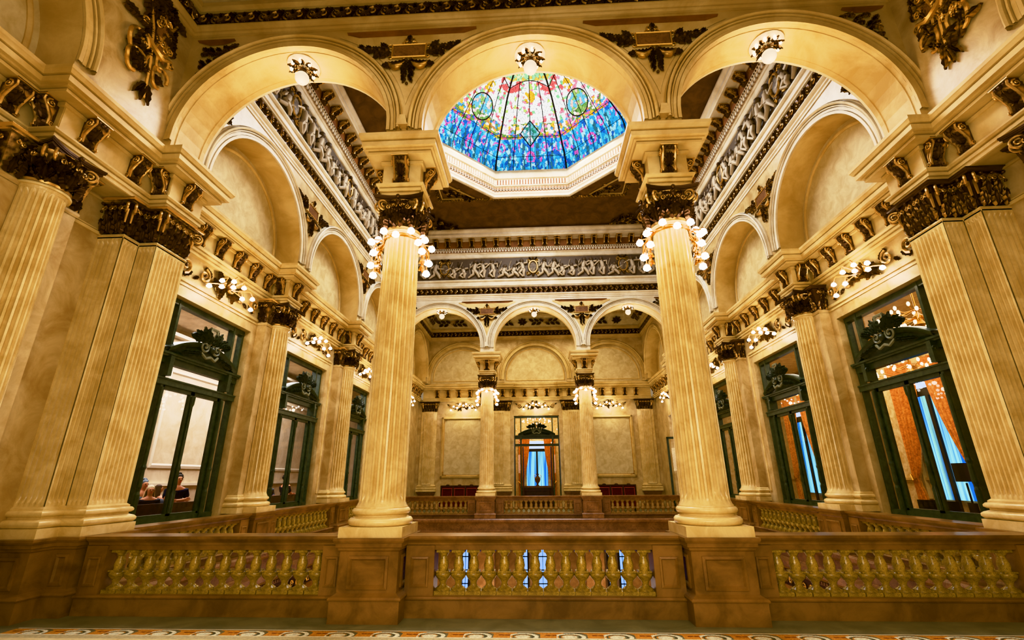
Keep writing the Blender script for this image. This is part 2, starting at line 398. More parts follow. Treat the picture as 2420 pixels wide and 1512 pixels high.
# ------------------------------------------------------------------ profiles
ENT = [(-.1,5.86),(0,5.86),(0,5.925),(-.02,5.927),(-.02,5.935),(.03,5.937),(.03,5.99),(.0,5.992),(.0,6.002),(.05,6.005),(.075,6.03),(.075,6.055),(0,6.06),(0,6.43),(.035,6.435),(.04,6.485),(.02,6.488),(.02,6.498),(.2,6.505),(.2,6.55),(.17,6.552),(.17,6.565),(.235,6.57),(.235,6.60),(.285,6.605),(.285,6.69),(.25,6.692),(.25,6.705),(.305,6.71),(.325,6.755),(.335,6.77),(.335,6.825),(-.35,6.83)]
ATTIC = [(0,1.29),(.03,1.265),(.03,1.245),(.05,1.24),(.07,1.215),(.07,1.19),(.05,1.17),(.03,1.165),(.03,1.145),(.055,1.135),(.08,1.125),(.105,1.10),(.105,1.07),(.085,1.04),(.07,1.035),(.11,1.03),(.11,.915),(0,.915)]
PED = [(0,0),(.055,0),(.055,.235),(.07,.24),(.075,.255),(.06,.275),(.03,.29),(0,.31),(0,.76),(.02,.775),(.025,.80),(.045,.81),(.045,.855),(.06,.86),(.075,.885),(.075,.913),(-.1,.915)]
BASEC = [(0,.24),(.03,.235),(.045,.22),(.04,.2),(.02,.19),(.02,0)]

# ------------------------------------------------------------------ consoles (frieze brackets)
def console_mesh():
    m = MB(); w = .118
    prof = [(0,0),(.035,.02),(.05,.06),(.04,.12),(.045,.19),(.08,.26),(.13,.31),(.17,.35),(.18,.39),(.16,.43),(0,.43)]
    m.prism(prof, lambda a,b,c: (c, -a, b), -w, w)
    F0 = Fr((0,-.03,0),(1,0,0),(0,0,1),(0,-1,0))
    leaf(m, Fr((0,-.05,.16),(1,0,0),(0,-.35,1),(0,-1,-.2)), 0, 0, pi/2, .22, .17, .03, .03)
    leaf(m, Fr((0,-.04,.0),(1,0,0),(0,0,1),(0,-1,0)), 0, 0, pi/2, .17, .14, .03, .0)
    for s_ in (-1,1):
        F = Fr((s_*w,0,0),(0,-1,0),(0,0,1),(s_,0,0))
        spiral(m, F, .11, .34, .06, 1.6, .014, pi/2, -1, seg=14); spiral(m, F, .03, .07, .035, 1.4, .01, -pi/2, 1, seg=10)
        m.tube([(s_*w*.8,-.05,.05),(s_*w*.8,-.055,.17),(s_*w*.8,-.12,.28),(s_*w*.8,-.18,.36),(s_*w*.8,-.17,.42)], .018, 5)
        m.ball((s_*w*.5,-.17,.40), .03, 6, 4)
    m.ball((0,-.18,.39), .035, 6, 4); m.box(-.135,.135,-.20,.0,.43,.455)
    return m.build('console', M['bronze'], smooth=True, ang=55, data_only=True)
CONS = console_mesh()
def put_console(parent, x, y, nx, ny, z=6.06, k=1):
    o = link('console', CONS, parent); o.location = (x, y, z); o.rotation_euler = (0,0, math.atan2(nx, -ny)); o.scale = (k,k,k); return o
def wall_consoles(parent, path, side, step=.64):
    for a, b in zip(path[:-1], path[1:]):
        a = Vector(a); b = Vector(b); d = b-a; L_ = d.length
        if L_ < .28: continue
        d.normalize(); n = Vector((d.y,-d.x))*side
        k = max(1, round(L_/step)) if L_ > 1.8 else (1 if L_ < 1 else 2)
        sp = L_/k
        for i in range(k):
            p = a + d*(i+.5)*sp; put_console(parent, p.x, p.y, n.x, n.y)

# ------------------------------------------------------------------ side wall plan paths (left side; mirrored for right)
def ring(cy, x=-6.33, h=.31): return [(-6.75,cy-h),(x,cy-h),(x,cy+h),(-6.75,cy+h)]
half = [(-6.75,-1.2),(-6.75,4.77),(-6.37,4.77),(-6.37,6.37),(-6.07,6.37),(-6.07,7.13),(-6.75,7.13)]
SIDE = half + ring(11.11) + ring(15.67) + [(x, YM-y) for x, y in reversed(half)][:-1] + [(-6.75, YF-.15)]
def mir(path, s): return [(-x*s, y) for x, y in path] if s > 0 else path
# s=-1 left, s=+1 right
for s, nm in ((-1,'left'),(1,'right')):
    path = [(x*(-s), y) for x, y in SIDE]
    m = MB(); m.sweep(ENT, path, False, 1 if s < 0 else -1)
    t = struct(m.build('trim_1' if s < 0 else 'trim_2', M['plaster']), f'long moulded entablature with dark scroll brackets along the {nm} wall', 'cornice')
    wall_consoles(t, path, 1 if s < 0 else -1)

for s, nm in ((-1,'left'),(1,'right')):
    m = MB()
    for (x, a, b) in ((6.36,4.78,6.4),(6.06,6.38,7.12),(6.32,10.81,11.41),(6.32,15.37,15.97),(6.06,YM-7.12,YM-6.38),(6.36,YM-6.4,YM-4.78)):
        x0, x1 = sorted((s*x, s*6.95)); m.box(x0,x1,a,b,5.868,6.8)
    struct(m.build('trim_20' if s < 0 else 'trim_21', M['plaster']), f'solid blocks of the entablature over the columns of the {nm} wall', 'cornice')

# ------------------------------------------------------------------ near and far corner piers
def face_panel(m, F, w, h, d=.025, b=.03):
    """sunk panel moulding on a face: four mitred bars, F origin at centre"""
    for i in range(4):
        pass
    o = [(-w/2,-h/2),(w/2,-h/2),(w/2,h/2),(-w/2,h/2)]; k = b
    i1 = [(-w/2+k,-h/2+k),(w/2-k,-h/2+k),(w/2-k,h/2-k),(-w/2+k,h/2-k)]
    k2 = b*1.6; i2 = [(-w/2+k2,-h/2+k2),(w/2-k2,-h/2+k2),(w/2-k2,h/2-k2),(-w/2+k2,h/2-k2)]
    rows = [[F(a,c,0) for a,c in o],[F(a,c,d*.7) for a,c in o],[F(a,c,d) for a,c in i1],[F(a,c,0) for a,c in i2]]
    m.grid(rows, True)
def pier(s, far, label):
    Y = (lambda y: YM - y) if far else (lambda y: y)
    P = lambda pts: [(x*(-s), Y(y)) for x, y in pts]
    sd = (1 if s < 0 else -1) * (-1 if far else 1)
    t = thing('corner_pier', label, 'pier', (-6.6*(-s), Y(6.8), 0), 0, 'corner piers at the ends of the arcades')
    t.location = (0,0,0)
    path = [(-6.9,6.17),(-6.43,6.17),(-6.43,6.47),(-6.13,6.47),(-6.13,7.12),(-6.9,7.12)]
    m = MB(); m.sweep([(0,1.25),(0,5.29)], P(path), False, sd)
    m.v = [(x,y,z) for x,y,z in m.v]
    core = MB(); core.sweep([(-.055,1.25),(-.055,5.27),(0,5.27),(.012,5.25),(.012,5.235),(0,5.23),(0,5.20)], P(path), False, sd)
    faces = [((-6.655,6.17),(1,0),(0,-1),.43,5),((-6.43,6.32),(0,1),(1,0),.28,4),((-6.28,6.47),(1,0),(0,-1),.29,4),((-6.13,6.795),(0,1),(1,0),.64,8),((-6.5,7.12),(1,0),(0,1),.7,8)]
    for (c, u, n, w, nf) in faces:
        cx, cy = P([c])[0]; uu = (u[0]*(-s), u[1]*(-1 if far else 1), 0); nn = (n[0]*(-s), n[1]*(-1 if far else 1), 0)
        flute_face(core, Fr((cx,cy,1.27), uu, (0,0,1), nn), w, 3.95, nf)
    core.build('shaft', M['marble'], t, True, 50)
    b = MB(); b.sweep(ATTIC, P(path), False, sd); b.build('base', M['marble'], t, True, 50)
    c = MB(); cs = [(-6.43,6.17,1,-1),(-6.13,6.47,1,-1),(-6.13,7.12,1,1)]
    corners = [((x)*(-s), Y(y), dx*(-s), dy*(-1 if far else 1)) for x,y,dx,dy in cs]
    capital_path(c, P(path), False, 5.29, .57, corners, .15, sd)
    c.build('capital', M['bronze'], t, True, 55)
    pp = [(-6.95,6.07),(-6.33,6.07),(-6.33,6.37),(-6.03,6.37),(-6.03,7.22),(-6.95,7.22)]
    q = MB(); q.sweep(PED, P(pp), False, sd); pd = q.build('pedestal', M['brown'], t)
    for (cc,u,n,w) in [((-6.62,6.07),(1,0),(0,-1),.36),((-6.18,6.37),(1,0),(0,-1),.18),((-6.03,6.8),(0,1),(1,0),.5)]:
        cx, cy = P([cc])[0]
        q = MB(); face_panel(q, Fr((cx,cy,.53), (u[0]*(-s),u[1],0), (0,0,1), (n[0]*(-s), n[1]*(-1 if far else 1),0)), w, .36)
        q.build('pedestal_panel', M['brown'], pd)
    return t
for s, sn in ((-1,'left'),(1,'right')):
    pier(s, False, f'stepped fluted corner pier with dark capital at near {sn} end of front arcade')
    pier(s, True, f'stepped fluted corner pier at {sn} end of the far arcade')

for s, sn in ((-1,'left'),(1,'right')):
    m = MB()
    for (a, b) in ((5.57,6.17),(YM-6.17,YM-5.57)):
        for (zz, hh, dd) in ((5.25,.05,.04),(5.32,.02,.02),(5.80,.03,.03)): m.box(s*6.85-dd, s*6.85+dd, a, b, zz, zz+hh)
        for yy in (a+.03, b-.05): m.box(s*6.85-.02, s*6.85+.02, yy, yy+.02, 5.34, 5.80)
    struct(m.build('trim_22' if s < 0 else 'trim_23', M['plaster']), f'small moulded panel strips beside the corner piers of the {sn} wall', 'moulding')
# ------------------------------------------------------------------ columns
ped_n = 0
def pedestal(x, y, hw, label, back=False, mat='brown', fdir=-1):
    t = thing('column_pedestal', label, 'pedestal', (x,y,0), 0, 'column pedestals')
    hw2 = hw - .055
    m = MB(); m.sweep(PED, [(-hw2,-hw2),(hw2,-hw2),(hw2,hw2),(-hw2,hw2)], True, 1); m.build('body', M[mat], t)
    for a in range(4):
        p = MB(); u = (cos(a*pi/2), sin(a*pi/2), 0); n = (sin(a*pi/2), -cos(a*pi/2), 0)
        face_panel(p, Fr((n[0]*hw2, n[1]*hw2, .53), u, (0,0,1), n), hw2*1.35, .36)
        p.build('panel_frame', M[mat], t)
    return t
for x, sn in ((-AX,'left'),(AX,'right')):
    make_column('marble_column', f'big fluted cream marble column of the front arcade, {sn} one', x, YA, 'front arcade columns')
    pedestal(x, YA, .42, f'brown marble pedestal under the front {sn} column')
    make_column('marble_column', f'fluted marble column of the far arcade, {sn} one', x, YB, 'far arcade columns')
    pedestal(x, YB, .42, f'brown marble pedestal under the far arcade {sn} column', mat='brown_pink')
for s, sn in ((-1,'left'),(1,'right')):
    for y, w in ((11.11,'nearer'),(15.67,'farther')):
        t = make_column('engaged_column', f'{w} fluted half column between green windows on the {sn} wall', s*WX, y, 'half columns of the side walls')
        pedestal(s*WX, y, .42, f'brown pedestal under the {w} half column of the {sn} wall')
    for y, w in ((5.05,'near'),(YM-5.05,'far')):
        make_column('engaged_column', f'fluted half column on the {sn} wall of the {w} gallery', s*WX, y, 'half columns of the galleries')
        pedestal(s*WX, y, .42, f'brown pedestal of the {sn} half column in the {w} gallery')
    # plain pilaster strips and their capitals behind the half columns
    for y in (11.11, 15.67, 5.05, YM-5.05):
        pth = [(s*6.9, y-.52),(s*6.62, y-.52),(s*6.62, y+.52),(s*6.9, y+.52)]
        sd = 1 if s < 0 else -1
        m = MB(); m.sweep([(0,1.25),(0,5.29)], pth, False, sd); m.sweep([(.01,5.2),(.025,5.23),(.025,5.26),(0,5.29)], pth, False, sd)
        w = {11.11:'nearer',15.67:'farther',5.05:'near gallery'}.get(y,'far gallery')
        t = tag(m.build('wall_pilaster', M['marble_wall']), f'plain marble pilaster strip behind the {w} half column, {sn} wall', 'pilaster', 'plain pilaster strips')
        b = MB(); b.sweep(ATTIC, pth, False, sd); b.build('base', M['marble'], t, True, 50)
        c = MB(); capital_path(c, pth, False, 5.29, .57, [], .15, sd); c.build('capital', M['bronze'], t, True, 55)

# impost blocks on the free columns
BLK = [(o, z) for o, z in ENT[1:-1]]
for y0, w in ((YA,'front'),(YB,'far')):
    for x, sn in ((-AX,'left'),(AX,'right')):
        h = .305
        pth = [(x-h,y0-h),(x+h,y0-h),(x+h,y0+h),(x-h,y0+h)]
        m = MB(); m.sweep(BLK, pth, True, 1)
        m.add([(x-.64,y0-.64,6.825),(x+.64,y0-.64,6.825),(x+.64,y0+.64,6.825),(x-.64,y0+.64,6.825),(x-.32,y0-.32,5.865),(x+.32,y0-.32,5.865),(x+.32,y0+.32,5.865),(x-.32,y0+.32,5.865)],[(0,1,2,3),(7,6,5,4)])
        t = tag(m.build('impost_block', M['plaster']), f'square cornice block above the {sn} column of the {w} arcade', 'impost', 'impost blocks on the columns')
        for nx, ny in ((0,-1),(1,0),(0,1),(-1,0)): put_console(t, x+nx*h, y0+ny*h, nx, ny)

# ------------------------------------------------------------------ arch walls
def arch_wall(m, T, s0, s1, zb, zt, arches, d0, d1, n=28):
    S = {s0, s1}
    for cx, R, zc in arches:
        for i in range(n+1): S.add(round(cx - R*cos(pi*i/n), 6))
    S = sorted(x for x in S if s0-1e-6 <= x <= s1+1e-6)
    def bot(s, side):
        for cx, R, zc in arches:
            if abs(s-cx) < R - 1e-5: return zc + sqrt(max(0, R*R-(s-cx)**2)), True
            if abs(abs(s-cx) - R) < 1e-5 and ((s < cx) == (side > 0)): return zc, True
        return zb, False
    for a, b in zip(S[:-1], S[1:]):
        za, ia = bot(a, 1); zb_, ib = bot(b, -1)
        for d in (d0, d1):
            m.add([T(a,d,za),T(b,d,zb_),T(b,d,zt),T(a,d,zt)], [(0,1,2,3)])
        m.add([T(a,d0,za),T(b,d0,zb_),T(b,d1,zb_),T(a,d1,za)], [(0,1,2,3)])
    for cx, R, zc in arches:
        for s in (cx-R, cx+R): m.add([T(s,d0,zb),T(s,d1,zb),T(s,d1,zc),T(s,d0,zc)], [(0,1,2,3)])
def arch_band(m, T, cx, R, zc, prof, foot, n=36):
    """prof of (dr, d): radial offset and depth"""
    rows = []
    for dr, d in prof:
        row = [T(cx-R-dr, d, foot)] + [T(cx-(R+dr)*cos(pi*i/n), d, zc+(R+dr)*sin(pi*i/n)) for i in range(n+1)] + [T(cx+R+dr, d, foot)]
        rows.append(row)
    m.grid(rows)
def archivolt(dv, sg, w=.25):
    """dv face depth, sg direction the band stands out"""
    g = lambda r, a, b: [(r,dv+sg*a),(r+.002,dv-sg*.02),(r+.012,dv-sg*.02),(r+.014,dv+sg*b)]
    return [(-.0,dv),(-.0,dv+sg*.045)]+g(.055,.045,.03)+g(.12,.035,.06)+[(.155,dv+sg*.065)]+g(.165,.05,.085)+[(.20,dv+sg*.11),(.225,dv+sg*.10)]+g(.232,.08,.06)+[(w+.01,dv+sg*.04),(w+.01,dv)]
ARCS = [(-4.275,1.855,7.17),(0,1.82,7.2),(4.275,1.855,7.17)]
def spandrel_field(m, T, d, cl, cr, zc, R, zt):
    """flat field in place of the shadowed recess between two arches; cl/cr arch centres or None for half spandrels"""
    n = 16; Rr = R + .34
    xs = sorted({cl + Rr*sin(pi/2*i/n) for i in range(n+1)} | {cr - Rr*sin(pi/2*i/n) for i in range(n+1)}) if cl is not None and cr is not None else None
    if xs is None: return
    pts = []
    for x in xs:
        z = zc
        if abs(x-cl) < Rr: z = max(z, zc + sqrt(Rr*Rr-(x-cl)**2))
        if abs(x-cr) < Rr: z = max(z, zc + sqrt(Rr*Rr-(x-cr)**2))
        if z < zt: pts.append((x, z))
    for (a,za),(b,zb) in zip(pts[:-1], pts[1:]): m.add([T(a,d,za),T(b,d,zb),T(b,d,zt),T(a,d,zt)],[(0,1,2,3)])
for (yc, w, fr, bk, m1, m2) in ((YA,'near', 'gallery', 'hall', 'plaster', 'plaster_pale'), (YB,'far','hall','gallery','plaster_pale','plaster')):
    T = lambda a,d,z: (a, d, z)
    y0, y1 = yc-.36, yc+.38
    m = MB(); arch_wall(m, T, -6.9, 6.9, 6.83, 9.42, ARCS, y0, y1)
    wall = struct(m.build('wall_'+w, [M['plaster' if w == 'near' else 'plaster_pale']]), f'{w} arcade wall with three round arches over the two columns', 'arcade wall')
    for k, (cx, R, zc) in enumerate(ARCS):
        for d, sg, mt in ((y0,-1,m1),(y1,1,m2)):
            b = MB(); arch_band(b, T, cx, R, zc, archivolt(d, sg), 7.08)
            b.build('archivolt', M[mt], wall, True, 35)
        b = MB()
        for dd in (y0+.09, y1-.09):
            arch_band(b, T, cx, R, zc, [(0,dd-.02),(-.014,dd-.012),(-.014,dd+.012),(0,dd+.02)], 7.0)
        b.build('soffit_moulding', M['plaster'], wall, True)
    for d, sg, mt in ((y0,-1,m1),(y1,1,m2)):
        b = MB()
        for sx in (-1, 1):
            b.prism([(sx*2.14-.1,7.12),(sx*2.14+.1,7.12),(sx*2.14+.075,7.17),(sx*2.14+.05,7.32),(sx*2.14-.05,7.32),(sx*2.14-.075,7.17)], lambda u,v,c: (u,c,v), d, d+sg*.11)
        b.build('drop_bracket', M[mt], wall)
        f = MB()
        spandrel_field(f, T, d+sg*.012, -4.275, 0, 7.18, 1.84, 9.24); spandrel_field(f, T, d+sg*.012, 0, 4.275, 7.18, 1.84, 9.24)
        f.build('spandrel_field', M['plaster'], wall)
        g = MB()
        for a, b_ in ((-3.3,-.95),(.95,3.3),(-6.1,-5.4),(5.4,6.1)):
            g.add([T(a,d+sg*.014,9.25),T(b_,d+sg*.014,9.25),T(b_-.22,d+sg*.014,9.17),T(a+.22,d+sg*.014,9.17)],[(0,1,2,3)])
            g.add([T(a,d+sg*.014,9.25),T(b_,d+sg*.014,9.25),T(b_,d+sg*.06,9.26),T(a,d+sg*.06,9.26)],[(0,1,2,3)])
        g.build('recess_top_shade', M['ochre'], wall)  # brown strip paints shade into the top of the spandrel recess
        # cartouches
        seen = (w == 'near' and sg < 0) or (w == 'far' and sg < 0)
        if seen:
            for sx, sn in ((-1,'left'),(1,'right')):
                o = MB(); pn = MB(); F = Fr((sx*2.14, d+sg*.015, 8.78), (1,0,0), (0,0,1), (0,sg,0))
                spandrel_orn(o, F, 2.0, 2.0, pn)
                t = tag(o.build('spandrel_cartouche', M['bronze_gold' if w == 'near' else 'bronze'], None, True, 55), f'dark carved cartouche with garlands between arches of the {w} arcade, {sn} side', 'ornament', 'spandrel cartouches')
                pn.build('tablet', M['brown_pink'], t)
                o = MB(); F = Fr((sx*6.0, d+sg*.015, 8.9), (-sx,0,0), (0,0,1), (0,sg,0))
                for i in range(5):
                    for j in range(5-i):
                        leaf(o, F, .03+.13*i, .16-.14*j+.02*(i%2), random.uniform(-.9,.9), .17, .09, .035)
                        if (i+j)%2 == 0: spiral(o, F, .06+.13*i, .14-.15*j, .045, 1.4, .012, random.uniform(0,6), 1, seg=10)
                tag(o.build('corner_foliage', M['bronze_gold' if w == 'near' else 'bronze'], None, True, 55), f'small carved foliage in the outer {sn} corner above the {w} arcade', 'ornament', 'corner foliage of the arcades')

# side walls above the cornice: faces at |x|=6.25, blind arches
SARC = [(2.75,1.85,7.17),(9.1,1.80,7.2),(13.39,1.82,7.2),(YM-9.1,1.80,7.2),(YM-2.75,1.85,7.17)]
trn = 3
for s, sn in ((-1,'left'),(1,'right')):
    xf = 6.25
    T = lambda a,d,z: (s*d, a, z)
    m = MB()
    # near gallery part, hall part, far gallery part
    arch_wall(m, T, -1.2, y0 if False else YA-.36, 6.83, 9.42, [SARC[0]], xf, 6.95)
    arch_wall(m, T, YA+.38, YB-.36, 6.83, 9.42, SARC[1:4], xf, 6.95)
    arch_wall(m, T, YB+.38, YF, 6.83, 9.42, [SARC[4]], xf, 6.95)
    # lower wall with three openings and gallery parts
    HB = [(9.12,1.27),(13.39,1.27),(YM-9.12,1.27)]
    ys = [-1.2] + [v for c,h in HB for v in (c-h, c+h)] + [24.0-.95, 24.0+.95, YF]
    def rect(y0_,y1_,z0,z1,x=XW): m.add([(s*x,y0_,z0),(s*x,y1_,z0),(s*x,y1_,z1),(s*x,y0_,z1)],[(0,1,2,3)])
    for i in range(0, len(ys), 2): rect(ys[i], ys[i+1], 0, 6.0)
    for c, h in HB:
        rect(c-h,c+h,4.98,6.0); rect(c-h,c+h,0,.86)
        for yy in (c-h,c+h): m.add([(s*XW,yy,.86),(s*7.25,yy,.86),(s*7.25,yy,4.98),(s*XW,yy,4.98)],[(0,1,2,3)])
        for zz in (.86,4.98): m.add([(s*XW,c-h,zz),(s*7.25,c-h,zz),(s*7.25,c+h,zz),(s*XW,c+h,zz)],[(0,1,2,3)])
    rect(24-.95,24+.95,4.6,6.0)
    for yy in (24-.95,24+.95): m.add([(s*XW,yy,0),(s*7.25,yy,0),(s*7.25,yy,4.6),(s*XW,yy,4.6)],[(0,1,2,3)])
    mw = m
    wall = struct(mw.build('wall_'+sn, M['marble_wall']), f'{sn} side wall of honey marble with blind arches above', 'wall')
    # lunette panels
    for k, (cy, R, zc) in enumerate(SARC):
        b = MB(); arch_band(b, T, cy, R, zc, archivolt(xf, -1), 7.08)
        mt = M['plaster'] if k in (0,4) else M['plaster_pale']
        b.build('archivolt', mt, wall, True, 35)
        b = MB()
        pts = [(cy-R*1.02*cos(pi*i/30), zc+R*1.02*sin(pi*i/30)) for i in range(31)] + [(cy+R*1.02,6.8),(cy-R*1.02,6.8)]
        b.add([T(a,6.88,z) for a,z in pts], [tuple(range(len(pts)))])
        b.build('lunette_panel', M['panel'], wall)
        b = MB(); r2 = R-.16; arch_band(b, T, cy, r2, zc, [(-.02,6.88),(-.02,6.86),(.0,6.845),(.03,6.84),(.04,6.86),(.06,6.86),(.065,6.88)], 6.92)
        b.build('panel_moulding', M['plaster'], wall, True)
        b = MB(); arch_band(b, T, cy, R-.004, zc, [(0,xf),(0,6.9)], 6.83); b.build('reveal', M['plaster'], wall, True)
    # spandrel ornaments on hall side
    cs = [(11.245,1.0),(15.535,1.0),(7.25,.5),(YM-7.25,.5)]
    for (yy, k) in cs:
        o = MB(); F = Fr((s*(xf-.012), yy, 8.78), (0,1,0), (0,0,1), (-s,0,0))
        if k == 1:
            pn = MB(); spandrel_orn(o, F, 2.0, 2.0, pn)
            t = tag(o.build('spandrel_cartouche', M['bronze'], None, True, 55), f'dark carved cartouche between blind arches, {"nearer" if yy<13 else "farther"} one on the {sn} wall', 'ornament', 'spandrel cartouches')
            pn.build('tablet', M['brown_pink'], t)
        else:
            dr = 1 if yy < 13 else -1
            for i in range(4):
                for j in range(6-i):
                    leaf(o, F, dr*(-.1+.13*i)*1.0, .25-.13*j, random.uniform(0,6.28), .17, .09, .035)
            tag(o.build('corner_foliage', M['bronze'], None, True, 55), f'dark carved foliage in the {"near" if yy<13 else "far"} corner above blind arches of the {sn} wall', 'ornament', 'wall corner foliage')
    # big trophy in the near gallery and its twin in the far gallery
    for yy, w in ((5.45,'near'),(YM-5.45,'far')):
        o = MB(); pn = MB(); dr = 1 if w == 'near' else -1
        F = Fr((s*(xf-.012), yy, 8.45), (0,dr,0), (0,0,1), (-s,0,0))
        o.tube([F(-.25,.75,.05),F(-.05,.2,.06),F(.08,-.4,.05),F(.16,-1.05,.04)], [.02,.03,.03,.02], 6)
        o.tube([F(.35,.7,.05),F(.12,.1,.06),F(-.02,-.5,.05)], .022, 6)
        for i in range(6):
            leaf(o, F, -.3+.04*i, .75-.15*i, 2.6-.5*i, .28, .13, .05); leaf(o, F, .2+.05*i, .7-.12*i, .4+.3*i, .22, .11, .05)
        for i in range(44):
            vv = random.uniform(-.75,.9); uu = random.uniform(-.34,.36)*(1-.45*max(0,-vv)); leaf(o, F, uu, vv, random.uniform(0,6.28), .24, .13, .06)
        for i in range(8): spiral(o, F, random.uniform(-.25,.3), random.uniform(-.6,.8), .07, 1.6, .02, i, 1, seg=14, lift=.05)
        for i in range(4): spiral(o, F, .18+.08*i, .55-.22*i, .08, 1.7, .02, i, 1, seg=18, lift=.04)
        for (cu,cv,r) in ((-.2,-.25,.17),(-.16,-.58,.16),(.3,-.5,.15),(.26,-.22,.12)):
            pts = [F(cu+r*cos(t_*.42)*1.0, cv+r*1.25*sin(t_*.42), .05+.02*sin(t_)) for t_ in range(13)]
            o.tube(pts, .032, 6)
        for i in range(3): leaf(o, F, .1+.03*i, -.8, -pi/2-.4+.4*i, .32, .1, .05)
        o.tube([F(-.1,.0,.05),F(.0,-.14,.09),(F(.2,-.2,.1)),F(.4,-.05,.06)], [.03,.05,.05,.03], 6)
        t = tag(o.build('carved_trophy', M['bronze_gold'], None, True, 55), f'large dark carved trophy of leaves, torch and ribbon on {w} gallery {sn} wall', 'ornament', 'carved trophies of the galleries')
        pn.prism([(.02,-.12),(.3,-.22),(.3,.55),(.02,.72)], lambda a,b,c: F(a,b,c), .03, .06); pn.build('tablet', M['brown_pink'], t)

# ------------------------------------------------------------------ far wall of the far gallery
m = MB(); T = lambda a,d,z: (a, d, z)
arch_wall(m, T, -6.9, 6.9, 6.83, 9.42, ARCS, YF-.62, YF+.05)
def rw(x0,x1,z0,z1,y=YF): m.add([(x0,y,z0),(x1,y,z0),(x1,y,z1),(x0,y,z1)],[(0,1,2,3)])
rw(-6.9,-1.3,0,6.0); rw(1.3,6.9,0,6.0); rw(-1.3,1.3,5.0,6.0)
for x in (-1.3,1.3): m.add([(x,YF,0),(x,YF+.4,0),(x,YF+.4,5),(x,YF,5)],[(0,1,2,3)])
m.add([(-1.3,YF,5),(1.3,YF,5),(1.3,YF+.4,5),(-1.3,YF+.4,5)],[(0,1,2,3)])
wall = struct(m.build('wall_back', M['marble_wall']), 'far gallery back wall of pale honey marble with a green glazed door', 'wall')
for k, (cx, R, zc) in enumerate(ARCS):
    b = MB(); arch_band(b, T, cx, R, zc, archivolt(YF-.62, -1), 7.0); b.build('archivolt', M['plaster'], wall, True, 35)
    b = MB(); pts = [(cx-R*1.02*cos(pi*i/30), zc+R*1.02*sin(pi*i/30)) for i in range(31)] + [(cx+R*1.02,6.8),(cx-R*1.02,6.8)]
    b.add([T(a,YF-.35,z) for a,z in pts], [tuple(range(len(pts)))]); b.build('lunette_panel', M['panel'], wall)
    b = MB(); arch_band(b, T, cx, R-.16, zc, [(-.02,YF-.35),(-.02,YF-.37),(.03,YF-.39),(.06,YF-.37),(.065,YF-.35)], 7.0)
    b.box(cx-R+.14, cx+R-.14, YF-.385, YF-.35, 6.98, 7.02); b.build('panel_moulding', M['plaster'], wall, True)
m = MB(); bp = [(-6.45,YF-.45)]
for c in (-6.2,-2.2,2.2,6.2):
    pass
pth = [(6.6,YF-.16),(2.75,YF-.16),(2.75,YF-.26),(1.55,YF-.26),(1.55,YF-.16),(-1.55,YF-.16),(-1.55,YF-.26),(-2.75,YF-.26),(-2.75,YF-.16),(-6.6,YF-.16)]
m.sweep(ENT, pth, False, -1)
t = struct(m.build('trim_3', M['plaster']), 'moulded entablature with dark scroll brackets across the far gallery wall', 'cornice')
for i in range(-9, 10):
    if abs(i*.64) > 5.9: continue
    put_console(t, i*.64, YF-.16 if not 1.55 < abs(i*.64) < 2.75 else YF-.26, 0, -1)
